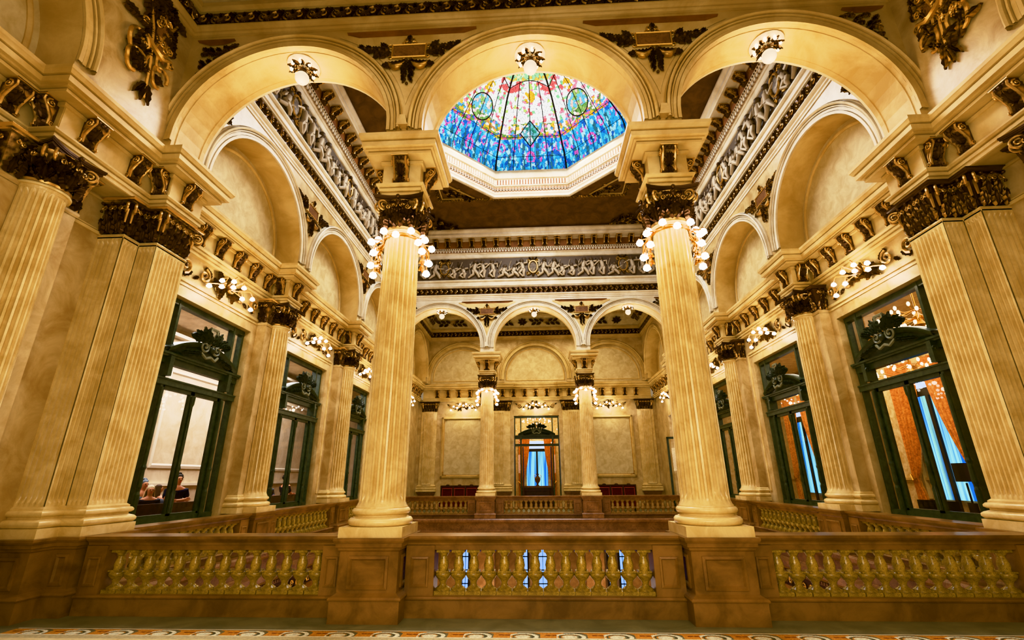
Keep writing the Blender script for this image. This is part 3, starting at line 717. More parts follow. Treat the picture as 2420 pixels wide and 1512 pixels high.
for sx, sn in ((-1,'left'),(1,'right')):
    for (xc, w, wf, lab) in ((sx*2.15, 1.3, .62, 'beside the green door'),(sx*6.2,.9,.5,'in the corner')):
        t = thing('fluted_pilaster', f'fluted flat pilaster with dark capital {lab} on the far wall, {sn} side', 'pilaster', (0,0,0), 0, 'fluted pilasters of the far wall')
        p1 = [(xc+w/2,YF),(xc+w/2,YF-.06),(xc-w/2,YF-.06),(xc-w/2,YF)]
        m = MB(); m.sweep([(0,1.25),(0,5.29)], p1, False, -1); m.box(xc-wf/2, xc+wf/2, YF-.105, YF-.05, 1.2, 5.29)
        flute_face(m, Fr((xc,YF-.14,1.27),(1,0,0),(0,0,1),(0,-1,0)), wf, 3.95, 5); m.build('shaft', M['marble'], t, True, 50)
        m = MB(); m.sweep(ATTIC, p1, False, -1); m.build('base', M['marble'], t, True, 50)
        m = MB(); capital_path(m, p1, False, 5.29, .57, [(xc+w*.4,YF-.1,1,-1),(xc-w*.4,YF-.1,-1,-1)], .16, -1); m.build('capital', M['bronze'], t, True, 55)
        m = MB(); m.sweep(PED, p1, False, -1); m.build('pedestal', M['brown_pink'], t)
    # framed panel
    x0, x1 = sorted((sx*2.98, sx*5.45)); z0, z1 = 1.62, 4.97
    m = MB(); face_panel(m, Fr(((x0+x1)/2,YF,(z0+z1)/2),(1,0,0),(0,0,1),(0,-1,0)), x1-x0, z1-z0, .09, .10)
    m2 = MB()
    for q_ in (.035,.155): m2.tube([(x0+q_,YF-.02,z0+q_),(x1-q_,YF-.02,z0+q_),(x1-q_,YF-.02,z1-q_),(x0+q_,YF-.02,z1-q_),(x0+q_,YF-.02,z0+q_)], .02, 5)
    t = tag(m.build('wall_panel_frame', M['plaster']), f'large rectangular moulded marble panel with notched dark corners on the {sn} of the far wall', 'wall panel', 'framed marble panels')
    m = MB(); m.add([(x0+.1,YF-.012,z0+.1),(x1-.1,YF-.012,z0+.1),(x1-.1,YF-.012,z1-.1),(x0+.1,YF-.012,z1-.1)],[(0,1,2,3)]); m.build('marble_field', M['panel'], t); m2.build('shadow_line', M['bronze'], t)  # dark lines painted along the frame for the shade of its moulding
    for (a,b) in ((x0,z0),(x1,z0),(x0,z1),(x1,z1)):
        m = MB(); F = Fr((a,YF-.03,b),((1 if a == x0 else -1),0,0),(0,0,(1 if b == z0 else -1)),(0,-1,0))
        m.tube([F(0,.34,.02),F(.17,.34,.02),F(.17,.17,.02),F(.34,.17,.02),F(.34,0,.02)], .022, 5); spiral(m, F, .07,.07,.07,1.5,.02,0,1,seg=12,lift=.01); leaf(m,F,.02,.02,pi/4,.2,.12,.04)
        m.build('corner_ornament', M['bronze'], t, True)
for (xc, lab) in ((-4.2,'left'),(0,'centre'),(4.2,'right')):
    pass

# ------------------------------------------------------------------ upper friezes: hall
HX, HY0, HY1 = 6.25, YA+.38, YB-.36
hall = [(-HX,HY0),(-HX,HY1),(HX,HY1),(HX,HY0)]     # travel: right-hand side is inside
m = MB(); m.sweep([(-.05,9.38),(.02,9.38),(.02,9.43),(.045,9.46),(.045,9.50),(.075,9.53),(.10,9.57),(.10,9.595),(.05,9.6),(.05,9.93),(.09,9.94),(.10,9.97),(.13,9.99),(.13,10.04),(.06,10.05),(.06,10.22),(.09,10.23),(.12,10.27),(.12,10.32),(.04,10.34),(.02,10.36),(.02,11.42),(.06,11.44),(.08,11.47),(.08,11.62),(.11,11.64),(.13,11.68)], hall, True, 1)
struct(m.build('trim_4', M['plaster_pale']), 'pale moulded bands round the hall above the arches', 'moulding')
m = MB(); m.sweep([(.13,11.68),(.15,11.70),(.15,11.78),(.22,11.80),(.22,11.86),(.24,11.88),(.24,12.22),(.30,12.26),(.62,12.27),(.63,12.33),(.66,12.36),(.66,12.46),(.70,12.50),(.74,12.56),(.74,12.62),(.5,12.66)], hall, True, 1)
tc_ = struct(m.build('trim_5', M['plaster_pale']), 'upper cornice of the hall with rows of small dark brackets', 'cornice')
# dentils and upper brackets
m = MB()
def along(path, off, step, fn, closed=True):
    n = len(path)
    for i in range(n if closed else n-1):
        a = Vector(path[i]); b = Vector(path[(i+1)%n]); d = (b-a); L_ = d.length - 2*off; d.normalize(); nn = Vector((d.y,-d.x))
        a2 = a + d*off + nn*off; k = round(L_/step); st = L_/k
        for j in range(k):
            p = a2 + d*(j+.5)*st; fn(p, d, nn, st, i, j)
def dent(p, d, nn, st, i, j, z0=11.70, z1=11.78, w=.62, dp=.05):
    a = p - d*st*w/2; b = p + d*st*w/2
    m.add([(a.x,a.y,z0),(b.x,b.y,z0),(b.x+nn.x*dp,b.y+nn.y*dp,z0),(a.x+nn.x*dp,a.y+nn.y*dp,z0),(a.x,a.y,z1),(b.x,b.y,z1),(b.x+nn.x*dp,b.y+nn.y*dp,z1),(a.x+nn.x*dp,a.y+nn.y*dp,z1)],[(0,1,2,3),(3,2,6,7),(0,3,7,4),(2,1,5,6)])
along(hall, .15, .14, dent); m.build('dentil_row', M['white'], tc_)
m = MB(); m.sweep([(.153,11.69),(.153,11.79)], hall, True, 1); m.build('dentil_gap_shade', M['ochre'], tc_)  # dark strip behind the dentils paints shade into their gaps
m = MB(); along(hall, .22, .1, lambda p,d,nn,st,i,j: m.ball((p.x,p.y,11.84), .03, 6, 4)); m.build('bead_row', M['bronze_gold'], tc_, True)
m = MB(); m.sweep([(.245,11.88),(.245,12.23)], hall, True, 1); m.build('dark_band', M['ochre'], tc_)
def upc(p, d, nn, st, i, j):
    o = link('console', CONS, tc_); o.location = (p.x, p.y, 11.90); o.rotation_euler = (0,0,math.atan2(nn.x,-nn.y)); o.scale = (.95,1.55,.78)
along(hall, .25, .58, upc)
# dark carved frieze
def frieze_band(path, off, z, h, closed, name_mat, st=.23, parent=None):
    m = MB()
    m.sweep([(off,z-h/2),(off,z+h/2)], path, closed, 1)
    def unit(p, d, nn, s_, i, j):
        F = Fr((p.x,p.y,z),(d.x,d.y,0),(0,0,1),(nn.x,nn.y,0)); f = 1 if j % 2 == 0 else -1
        spiral(m, F, 0, .01*f, h*.30, 1.4, .02, pi/2*f, f, seg=12, n=4)
        leaf(m, F, -s_*.5, -f*h*.3, f*.9, h*.6, .13, .035, seg=4); leaf(m, F, s_*.1, f*h*.3, -f*.5, h*.55, .12, .035, seg=4); leaf(m, F, s_*.4, -f*h*.4, f*1.4, h*.5, .1, .03, seg=4); m.ball(F(s_*.5, h*.34*f, .02), .03, 5, 4)
    along(path, off, st, unit, closed)
    return m
m = frieze_band(hall, .055, 9.765, .31, True, None)
struct(m.build('trim_6', M['bronze'], None, True, 55), 'dark carved scroll frieze running round the hall above the arches', 'frieze')
# relief frieze with putti
def putto(m, F, pose, k=1.0):
    """small relief figure, F origin at feet"""
    r = random.Random(pose*7+3); ln = .12*(1 if pose % 2 else -1); h = .92*k if pose % 3 else .62*k
    hip = h*.42; ch = h*.68; hd = h*.88
    m.ball(F(ln*.6, hd, .08), .10*k, 8, 6); m.ball(F(ln*.3, ch, .07), .10*k, 8, 6, (1,1,1.25)); m.ball(F(0, hip*1.12, .06), .095*k, 8, 6)
    m.tube([F(0,hip,.06),F(ln*.4,ch,.08),F(ln*.55,hd-.05,.07)], [.10*k,.10*k,.05*k], 7)
    a = .22*k
    for s_ in (-1,1):
        kn = (s_*.1 + ln*.7, hip*.5); ft = (s_*.14 + (ln if s_ > 0 else -ln), .03)
        m.tube([F(s_*.04,hip,.06),F(kn[0],kn[1],.09),F(ft[0],ft[1],.05)], [.085*k,.07*k,.045*k], 6)
        el = (s_*a*.8, ch + (.08 if pose % 2 == 0 else -.12)); hn = (s_*a*1.35 + ln, ch + r.uniform(-.15,.25))
        m.tube([F(s_*.07+ln*.4,ch+.06,.07),F(el[0],el[1],.09),F(hn[0],hn[1],.06)], [.055*k,.048*k,.035*k], 5)
    m.tube([F(-.16,.1,.03),F(-.22,.5,.04),F(-.1,.85*k,.03)], .02, 4)
rel = MB(); rel.sweep([(.025,10.36),(.025,11.42)], hall, True, 1)
ovals = []
def relunit(p, d, nn, st, i, j):
    F = Fr((p.x,p.y,10.41),(d.x,d.y,0),(0,0,1),(nn.x,nn.y,0))
    nU = 27 if i in (0,2) else 27
    c0 = (p.x if i == 1 else p.y-YC if i in (0,2) else p.x)
    if min(abs(c0), abs(abs(c0)-3.95)) < .232: ovals.append(F)
    else:
        putto(rel, F, (j*5 + i*3) % 11)
        if j % 2: leaf(rel, F, .22, .5, 1.2, .35, .12, .03); spiral(rel, F, .28, .3, .1, 1.3, .02, 0, 1, seg=10)
        else: leaf(rel, F, -.25, .6, 1.8, .3, .12, .03); leaf(rel, F, .2, .1, .4, .2, .1, .03)
along(hall, .03, .46, relunit)
tr = struct(rel.build('trim_7', M['relief'], None, True, 60), 'grey relief frieze of playing cherubs with oval cartouches round the hall', 'frieze')
for F in ovals:
    o = MB(); pts = [F(.2*cos(t*pi/12), .5+.3*sin(t*pi/12), .08) for t in range(25)]; o.tube(pts, .035, 6, False)
    for s_ in (-1,1):
        spiral(o, F, s_*.2, .82, .1, 1.5, .025, 0 if s_ < 0 else pi, -s_, seg=14); spiral(o, F, s_*.24, .2, .1, 1.5, .025, 0 if s_ < 0 else pi, s_, seg=14); leaf(o, F, s_*.1,.86, pi/2-s_*.5,.2,.1,.04)
    o.ball(F(0,.92,.08), .06, 8, 6); o.ball(F(0,.12,.06), .06, 8, 6)
    c = o.build('oval_cartouche', M['bronze_gold'], tr, True, 55)
    q = MB(); q.ball(F(0,.5,.03), .19, 16, 8, (1,.3,1.45), (F.u, F.n, F.v)); q.build('oval_stone', M['brown_pink'] if len(ovals) % 2 else M['relief'], c, True)

# cove, ceiling, octagon
C0 = 4.02
m = MB(); m.sweep([(.5,12.66),(.62,12.72),(.9,12.86),(1.3,12.98),(1.8,13.07),(2.23,13.1)], hall, True, 1)
struct(m.build('trim_8', M['cove']), 'brown coved band between the upper cornice and the skylight ceiling', 'cove')
def octv(r, z, k): 
    a = pi/8 + k*pi/4; R = r/cos(pi/8); return (R*cos(a), YC + R*sin(a), z)
m = MB()
sq = [(-4.4,YC-4.4),(4.4,YC-4.4),(4.4,YC+4.4),(-4.4,YC+4.4)]
# flat ceiling ring (polygon between big square and octagon)
O = [octv(3.86, 13.1, k) for k in range(8)]
SQv = [(-4.6,YC-4.6,13.1),(4.6,YC-4.6,13.1),(4.6,YC+4.6,13.1),(-4.6,YC+4.6,13.1)]
m.add([SQv[2],SQv[3],SQv[0],SQv[1]]+O, [(0,4,11+0),(0,5,4),(0,1,6,5),(1,7,6),(1,2,8,7),(2,9,8),(2,3,10,9),(3,11,10),(3,0,11)])
cl = struct(m.build('ceiling', M['cove']), 'flat brown ceiling round the octagonal skylight', 'ceiling')
def polybars(m, pts, r, n=6): m.tube(pts, r, n)
m = MB(); rr = random.Random(3)
def bandorn(m, a, b, z, w, st=.12):
    a = Vector(a); b = Vector(b); d = b-a; L_ = d.length; d.normalize(); nn = Vector((-d.y,d.x,0)); k = int(L_/st)
    for i in range(k):
        p = a + d*(i+.5)*L_/k; F = Fr((p.x,p.y,z),d,nn,(0,0,-1))
        leaf(m, F, -.05, 0, rr.uniform(-.8,.8), .13, w, .03, seg=4); m.ball(F(0,(-1)**i*w*.35,.02), .022, 5, 4)
for i in range(4):
    a = [(-C0,YC-C0,0),(C0,YC-C0,0),(C0,YC+C0,0),(-C0,YC+C0,0)][i]; b = [(-C0,YC-C0,0),(C0,YC-C0,0),(C0,YC+C0,0),(-C0,YC+C0,0)][(i+1)%4]
    bandorn(m, a, b, 13.09, .13)
for k in range(8): bandorn(m, octv(3.93,13.09,k), octv(3.93,13.09,(k+1)%8), 13.09, .13)
m.build('carved_border', M['bronze_gold'], cl, True, 55)
m = MB()
for qx in (-1,1):
    for qy in (-1,1):
        F = Fr((qx*3.38, YC+qy*3.38, 13.09),(qx,0,0),(0,qy,0),(0,0,-1))
        tri = [(.48,-.9),(.48,.48),(-.9,.48)]
        m.tube([F(*tri[0],.03),F(*tri[1],.03),F(*tri[2],.03),F(*tri[0],.03)], .035, 5)
m.build('corner_panel_frame', M['plaster'], cl)
m = MB()
for qx in (-1,1):
    for qy in (-1,1):
        F = Fr((qx*3.38, YC+qy*3.38, 13.08),(qx,0,0),(0,qy,0),(0,0,-1))
        for i in range(22):
            a = rr.uniform(-.75,.3); b = rr.uniform(-.1-a if a < 0 else -.1, .3); leaf(m, F, a, b, rr.uniform(0,6.28), .2, .1, .05)
        for i in range(6): spiral(m, F, .15-.12*i, .15 if i%2 else .0-(-.1+.05*i), .09, 1.5, .025, i, 1, seg=12)
m.build('corner_foliage', M['bronze'], cl, True, 55)
# corner ornaments on the cove
for qx, xn in ((-1,'left'),(1,'right')):
    for qy, yn in ((-1,'near'),(1,'far')):
        m = MB()
        for leg in (0,1):
            for i in range(26):
                t = rr.random()**1.3; hgt = .9*(1-t)**.8
                du = t*1.7; dz = rr.uniform(0, hgt)
                if leg: o0 = (qx*(5.35-du), YC+qy*(5.75), 12.72)
                else: o0 = (qx*5.75, YC+qy*(5.35-du), 12.72)
                inn = Vector((0,-qy,0)) if leg else Vector((-qx,0,0)); al = Vector((-qx,0,0)) if leg else Vector((0,-qy,0))
                F = Fr(Vector(o0)+inn*dz*1.3+Vector((0,0,dz*.33-.02)), al, (inn*1.0+Vector((0,0,.28))).normalized(), (inn*.27-Vector((0,0,1))).normalized())
                leaf(m, F, 0,0, rr.uniform(-.6,2.2), .32, .16, .07)
                if i % 4 == 0: spiral(m, F, 0,0,.12,1.6,.03,rr.uniform(0,6),1,seg=14,lift=.03)
        tag(m.build('cove_ornament', M['bronze'], None, True, 55), f'dark carved foliage in the {yn} {xn} corner of the brown cove under the skylight', 'ornament', 'cove corner ornaments')

# skylight rim and stained dome
sky = thing('skylight_dome', 'octagonal stained glass dome with blue base and floral panes above the hall', 'skylight', (0,YC,13.1))
sky.location = (0,0,0)
m = MB(); prof = [(3.98,13.10),(3.96,13.04),(3.90,13.03),(3.84,13.06),(3.84,13.16),(3.80,13.20),(3.78,13.26),(3.82,13.28),(3.82,13.50),(3.74,13.54),(3.74,13.58),(3.80,13.60),(3.80,13.86),(3.70,13.90),(3.68,14.0),(3.66,14.06),(3.72,14.10),(3.72,14.3)]
m.grid([[octv(r,z,k) for k in range(8)] for r,z in prof], True); m.build('rim', M['plaster_pale'], sky)
m = MB()
for k in range(8):
    a = Vector(octv(3.80,13.7,k)); b = Vector(octv(3.80,13.7,(k+1)%8)); d = b-a; L_ = d.length; d.normalize(); nn = Vector((0,YC,13.7))-(a+b)/2; nn.normalize(); n_ = 26
    for i in range(n_):
        p = a + d*L_*(i+.5)/n_; F = Fr(p, d, (0,0,1), nn); m.prism([(-.035,-.09),(.035,-.09),(.035,.14),(-.035,.14)], lambda u,v,c: F(u,v,c), 0, .06)
m.build('dentil_row', M['plaster_pale'], sky)
m = MB()
for k in range(8):
    a = Vector(octv(3.82,13.39,k)); b = Vector(octv(3.82,13.39,(k+1)%8)); d = b-a; L_ = d.length; d.normalize(); nn = Vector((0,YC,13.39))-(a+b)/2; nn.normalize(); n_ = 24
    for i in range(n_):
        p = a + d*L_*(i+.5)/n_; F = Fr(p, d, (0,0,1), nn); m.ball(F(0,0,.02), .05, 6, 5, (.8,.6,1.3)); m.tube([F(-.06,.1,.02),F(-.055,-.06,.03),F(0,-.1,.03),F(.055,-.06,.03),F(.06,.1,.02)], .012, 4)
m.build('egg_and_dart', M['relief'], sky, True)
m = MB()
m.grid([[octv(3.793,z,k) for k in range(8)] for z in (13.6,13.86)], True); m.grid([[octv(3.812,z,k) for k in range(8)] for z in (13.29,13.49)], True); m.build('dentil_gap_shade', M['ochre'], sky)  # dark bands paint shade between the rim's dentils and eggs
DP = [(3.72,14.3),(3.68,14.6),(3.60,14.9),(3.33,15.3),(2.94,15.9),(2.62,16.4),(2.28,16.85),(1.80,17.22),(1.2,17.5),(.6,17.66),(.05,17.72)]
cum = [0]
for (r0,z0),(r1,z1) in zip(DP[:-1],DP[1:]): cum.append(cum[-1]+sqrt((r1-r0)**2+(z1-z0)**2))
TL = cum[-1]
def dome(h, u, k):
    """h height 0..TL along the profile, u -1..1 across sector k (k=0..7, centred at angle k*pi/4)"""
    for i in range(len(cum)-1):
        if h <= cum[i+1] or i == len(cum)-2:
            t = (h-cum[i])/(cum[i+1]-cum[i]); r = DP[i][0]+(DP[i+1][0]-DP[i][0])*t; z = DP[i][1]+(DP[i+1][1]-DP[i][1])*t; break
    a = k*pi/4; w = u*r*math.tan(pi/8); return (r*cos(a)-w*sin(a), YC+r*sin(a)+w*cos(a), z), r
# painted pattern
def hsh(i, j): 
    x = sin(i*12.9898 + j*78.233)*43758.5453; return x - math.floor(x)
def cells(x, y, sc):
    x *= sc; y *= sc; ix, iy = math.floor(x), math.floor(y); best = 9; b2 = 9; bid = (0,0)
    for dx in (-1,0,1):
        for dy in (-1,0,1):
            px = ix+dx+hsh(ix+dx,iy+dy); py = iy+dy+hsh(iy+dy+31,ix+dx); d = (px-x)**2+(py-y)**2
            if d < best: b2 = best; best = d; bid = (ix+dx,iy+dy)
            elif d < b2: b2 = d
    return sqrt(best), sqrt(b2)-sqrt(best), hsh(bid[0]+5,bid[1]+9), bid
def L3(r,g,b): return lin(r,g,b)
def glasscol(w, h, k):
    """w metres across from the sector centre, h metres up"""
    bz = h < 1.45; d, e, q, bid = cells((w+k*7.7)*(1.25 if bz else 1), h*(.62 if bz else 1), 9.5); lead = e < .055
    ln = .62
    if h < 1.42 + .10*sin(w*5):
        t = h/1.4
        c = (20,160,226) if q < .38 else (96,206,244) if q < .62 else (8,104,190) if q < .80 else (178,234,250) if q < .96 else (206,110,190)
        if h < .5: c = tuple(int(v*.9) for v in c)
        if abs(math.fmod(abs(w)+.01,.62)-.31) < .07 and h < 1.15 and q < .6: c = (50,112,130)
        if abs(w) < .23 and h > .35 and h < .85 and abs(math.hypot(w,(h-.55)*.7)-.16) < .04: c = (226,110,190)
        if abs(w) > .35 and q > .35 and abs(math.hypot(math.fmod(abs(w)+.31,.62)-.31,(h-1.0)*.8)-.13) < .03: c = (222,120,190)
    elif h < 1.95:
        c = (248,246,240)
        if q < .16: c = (96,170,220)
        elif q < .3: c = (246,196,60)
        elif q < .42: c = (236,150,190)
        elif q < .54: c = (120,150,90)
        elif q < .6: c = (190,140,90)
    elif h < 3.62:
        c = (252,252,250)
        if q < .10: c = (240,150,170)
        elif q < .18: c = (140,200,150)
        elif q < .23: c = (240,110,110)
        elif q < .27: c = (180,210,120)
        if math.hypot(w, h-3.0) < .24 and q < .62: c = (246,190,30)
        for sx in (-1,1):
            if abs(math.hypot(w-sx*.72, (h-3.6))-.32) < .12 and q < .7: c = (240,110,110)
    elif h < 4.15:
        c = (150,200,160) if q < .45 else (214,228,180) if q < .75 else (240,200,90)
    else:
        c = (250,238,180) if q < .5 else (246,206,80) if q < .8 else (255,250,230)
    # swags of flowers
    if 1.35 < h < 2.1 and abs(h - 1.72 + .35*abs(sin(w*1.9))) < .13: c = [(246,190,40),(60,120,200),(230,120,170),(110,150,80)][int(q*4)%4]
    # medallions in diagonal sectors and diamond in the straight ones
    if k % 2 == 1:
        dd = math.hypot(w, (h-2.15)*.95)
        if dd < .5:
            c = (120,190,220) if q < .4 else (230,200,190) if q < .65 else (150,180,110) if q < .85 else (250,246,240)
            if h < 1.95 and q < .5: c = (120,160,90)
    else:
        if abs(w)/.42 + abs(h-1.55)/.52 < 1:
            c = (110,170,180) if q < .4 else (220,220,230) if q < .75 else (50,140,120)
    c = L3(*c)
    if lead: c = (c[0]*.35, c[1]*.36, c[2]*.38, 1)
    return c
gv = []; gf = []; gc = []
NU, NH = 88, 150
for k in range(8):
    o = len(gv)
    for i in range(NH+1):
        h = TL*i/NH
        for j in range(NU+1):
            p, r = dome(h, -1+2*j/NU, k); gv.append(p)
    for i in range(NH):
        h = TL*(i+.5)/NH; p, r = dome(h, 0, k)
        for j in range(NU):
            w = (-1+2*(j+.5)/NU)*r*math.tan(pi/8)
            a = o+i*(NU+1)+j; gf.append((a,a+1,a+NU+2,a+NU+1)); gc.append(glasscol(w, h, k))
me = bpy.data.meshes.new('stained_panes'); me.from_pydata(gv, [], gf); me.materials.append(M['stained'])
ca = me.color_attributes.new('Col', 'FLOAT_COLOR', 'CORNER'); buf = []
for c in gc: buf.extend(list(c)*4)
ca.data.foreach_set('color', buf); me.update(); link('stained_panes', me, sky)
m = MB()
for k in range(8):
    m.tube([dome(TL*i/24, 1, k)[0] for i in range(24)], .04, 6)
m.build('rib', M['lead'], sky, True)
m = MB()
for k in range(8):
    for u in (-.5,0,.5):
        hh0 = 0; m.tube([dome(h, u, k)[0] for h in [TL*i/24 for i in range(0, 17 if u else 20)]], .016, 4)
    for h, cv in ((.62,0),(1.42,.0),(3.62,.28),(4.15,.22)):
        pts = [dome(h + cv*(1-(j/5-1)**2) - cv, -1+2*j/10, k)[0] for j in range(11)]; m.tube(pts, .02 if cv else .014, 4)
    def loop(fn): 
        P_ = []
        for t in range(25):
            w, h = fn(t*2*pi/24); p, r = dome(h,0,k); P_.append(dome(h, w/(r*math.tan(pi/8)), k)[0])
        m.tube(P_, .025, 4)
    if k % 2: loop(lambda a: (.5*cos(a), 2.15+.52*sin(a)))
    else:
        loop(lambda a: ((lambda q: (.42*(1-abs(q%2-1)*1) if False else .42*(cos(a)/(abs(cos(a))+abs(sin(a))))))(0), 1.55+.52*(sin(a)/(abs(cos(a))+abs(sin(a))))))
m.build('leading', M['lead'], sky, True)

# ------------------------------------------------------------------ galleries: upper mouldings, coves, ceilings
for g, (ya, yb) in (('near',(-1.2, YA-.36)),('far',(YB+.38, YF-.62))):
    x = 6.25
    path = [(-x,ya),(-x,yb),(x,yb),(x,ya)]
    n0 = 9 if g == 'near' else 13
    m = MB(); m.sweep([(-.05,9.38),(.02,9.38),(.02,9.43),(.045,9.46),(.045,9.50),(.075,9.53),(.10,9.57),(.10,9.595),(.05,9.6),(.05,9.93),(.09,9.94),(.12,9.99),(.14,10.0),(.14,10.1),(.10,10.12)], path, True, 1)
    struct(m.build(f'trim_{n0}', M['plaster']), f'moulded cornice bands round the {g} gallery', 'moulding')
    m = frieze_band(path, .055, 9.765, .31, True, None)
    struct(m.build(f'trim_{n0+1}', M['bronze'], None, True, 55), f'dark carved scroll frieze round the {g} gallery', 'frieze')
    m = MB(); m.sweep([(.10,10.12),(.16,10.2),(.3,10.38),(.5,10.52),(.72,10.62),(.72,10.66),(.76,10.68),(.76,10.78),(.82,10.8),(.82,10.86)], path, True, 1)
    tt = struct(m.build(f'trim_{n0+2}', M['panel']), f'coved band under the {g} gallery ceiling', 'cove')
    m = MB()
    along(path, .76, .11, lambda p,d,nn,st,i,j: dent(p,d,nn,st,i,j,10.68,10.78)); m.build('dentil_row', M['plaster'], tt)
    m = MB()
    def cvo(p, d, nn, st, i, j):
        F = Fr((p.x-nn.x*.32,p.y-nn.y*.32,10.36),(d.x*1.5,d.y*1.5,0),(nn.x*.75*1.5,nn.y*.75*1.5,.9),(nn.x*.6,nn.y*.6,-.75))
        if j % 2: 
            for a in range(8): leaf(m, F, .04*cos(a), .04*sin(a), a*pi/4, .17, .1, .04)
        else:
            for a in range(10): leaf(m, F, -.5+.1*a, .03*(-1)**a, .6*(-1)**a if a > 4 else pi-.6*(-1)**a, .22, .13, .05)
            spiral(m, F, 0,0,.13,1.6,.03,0,1,seg=14)
    along(path, .72, 1.45, cvo); m.build('cove_foliage', M['bronze_gold'], tt, True, 55)
    m = MB(); m.add([(-x,ya,10.86),(x,ya,10.86),(x,yb,10.86),(-x,yb,10.86)],[(0,1,2,3)])
    cl2 = struct(m.build('ceiling', M['ochre']), f'ochre coffered ceiling of the {g} gallery', 'ceiling')
    m = MB()
    for i in range(-3,4): m.box(i*1.5-.09,i*1.5+.09, ya+.7,yb-.7,10.76,10.86)
    for i in range(5): yy = ya+.9+i*(yb-ya-1.8)/4; m.box(-x+.7,x-.7,yy-.09,yy+.09,10.75,10.86)
    m.build('coffer_beams', M['panel'], cl2)
    m = MB()
    for i in range(-3,3):
        for j in range(4):
            F = Fr((i*1.5+.75, ya+.9+(j+.5)*(yb-ya-1.8)/4, 10.85),(1,0,0),(0,1,0),(0,0,-1))
            for a in range(8): leaf(m, F, .05*cos(a), .05*sin(a), a*pi/4, .3, .16, .06)
            m.ball(F(0,0,.04), .07, 8, 5)
    m.build('ceiling_rosettes', M['bronze_gold'], cl2, True, 55)

# ------------------------------------------------------------------ floors
def slab(name, x0,x1,y0,y1,z,mat,label):
    m = MB(); m.box(x0,x1,y0,y1,z-.35,z); return struct(m.build(name, mat), label, 'floor')
slab('floor', -6.9,6.9,-1.2,6.85,0,M['floor_grey'],'grey green stone floor of the near gallery')
slab('floor', -6.9,6.9,19.95,27.6,0,M['floor_grey'],'stone floor of the far gallery')
# mosaic strip with wave scroll
W_ = 12.1; mh = 1.1
def moscol(x, y):
    """x along, y from strip edge (0) inward to the camera"""
    if y < .018: return lin(226,216,190)
    if y < .026: return lin(70,52,36)
    if y < .21:
        v = (y-.026)/.184; u = math.fmod(x+50,.5)/.5
        c = (196,140,68)
        d = math.hypot((u-.62)*1.0,(v-.75)*.55)
        if abs(d-.30) < .045 and u > .35: c = (222,218,196)
        elif abs(d-.22) < .03 and u > .4: c = (96,96,76)
        elif abs(d-.40) < .05 and u > .5: c = (120,116,92)
        elif d < .16: c = (214,210,186)
        elif u > .78 and v > .45: c = (150,150,120)
        if abs(v-.5) < .08 and (abs(u-.16) < .05 or abs(u-.3) < .05): c = (150,70,28)
        if abs(v-.5) < .03 and .1 < u < .36: c = (60,36,20)
        q = hsh(math.floor(x*90), math.floor(y*90)); k = .88+.2*q
        return lin(*[min(255,int(a*k)) for a in c])
    if y < .226: return lin(226,216,190)
    if y < .234: return lin(90,66,46)
    k = .92+.12*hsh(math.floor(x*60), math.floor(y*60)); return lin(*[int(a*k) for a in (196,184,150)])
gv=[];gf=[];gc=[]; nx=1400; ny=34; ymax=.34
for j in range(ny+1):
    for i in range(nx+1): gv.append((-6.05+12.1*i/nx, 5.93-ymax*j/ny, .004))
for j in range(ny):
    for i in range(nx):
        a=j*(nx+1)+i; gf.append((a,a+nx+1,a+nx+2,a+1)); gc.append(moscol(12.1*(i+.5)/nx, ymax*(j+.5)/ny))
me = bpy.data.meshes.new('mosaic_border'); me.from_pydata(gv, [], gf); me.materials.append(M['mosaic'])
ca = me.color_attributes.new('Col', 'FLOAT_COLOR', 'CORNER'); buf = []
for c in gc: buf.extend(list(c)*4)
ca.data.foreach_set('color', buf); me.update()
o = link('mosaic_border', me); tag(o, 'mosaic floor border with wave scrolls in ochre, white and grey', 'mosaic', kind='structure')
m = MB(); m.box(-6.05,6.05,-1.0,5.59,-.01,.004)
struct(m.build('floor_mosaic', M['panel']), 'pale mosaic field inside the wave scroll border', 'floor')

# slab edges / lower entablature round the void
void = [(-6.25,6.95),(-6.25,19.85),(6.25,19.85),(6.25,6.95)]
m = MB(); m.sweep([(0,.10),(.10,.09),(.13,.05),(.13,-.02),(.09,-.06),(.06,-.08),(.06,-.32),(.09,-.34),(.22,-.37),(.22,-.50),(.16,-.54),(.12,-.58),(.06,-.60),(.06,-.68),(.0,-.7),(0,-1.0),(-.1,-1.02)], void, True, 1)
tl = struct(m.build('trim_17', M['brown_pink']), 'brown marble floor edge and cornice round the open stairwell', 'cornice')
m = MB(); along(void, .06, .1, lambda p,d,nn,st,i,j: dent(p,d,nn,st,i,j,-.66,-.60,.5,.05)); m.build('dentil_row', M['brown_pink'], tl)
m = MB(); m.sweep([(.01,-1.0),(.01,-.72)], void, True, 1)
def lo(p,d,nn,st,i,j):
    F = Fr((p.x,p.y,-.86),(d.x,d.y,0),(0,0,1),(nn.x,nn.y,0)); spiral(m, F, 0,0,.09,1.4,.022,j,1,seg=10,n=4); leaf(m,F,.05,-.05,.6*(-1)**j,.2,.1,.04,seg=4)
along(void, .01, .3, lo); m.build('carved_band', M['bronze'], tl, True, 55)

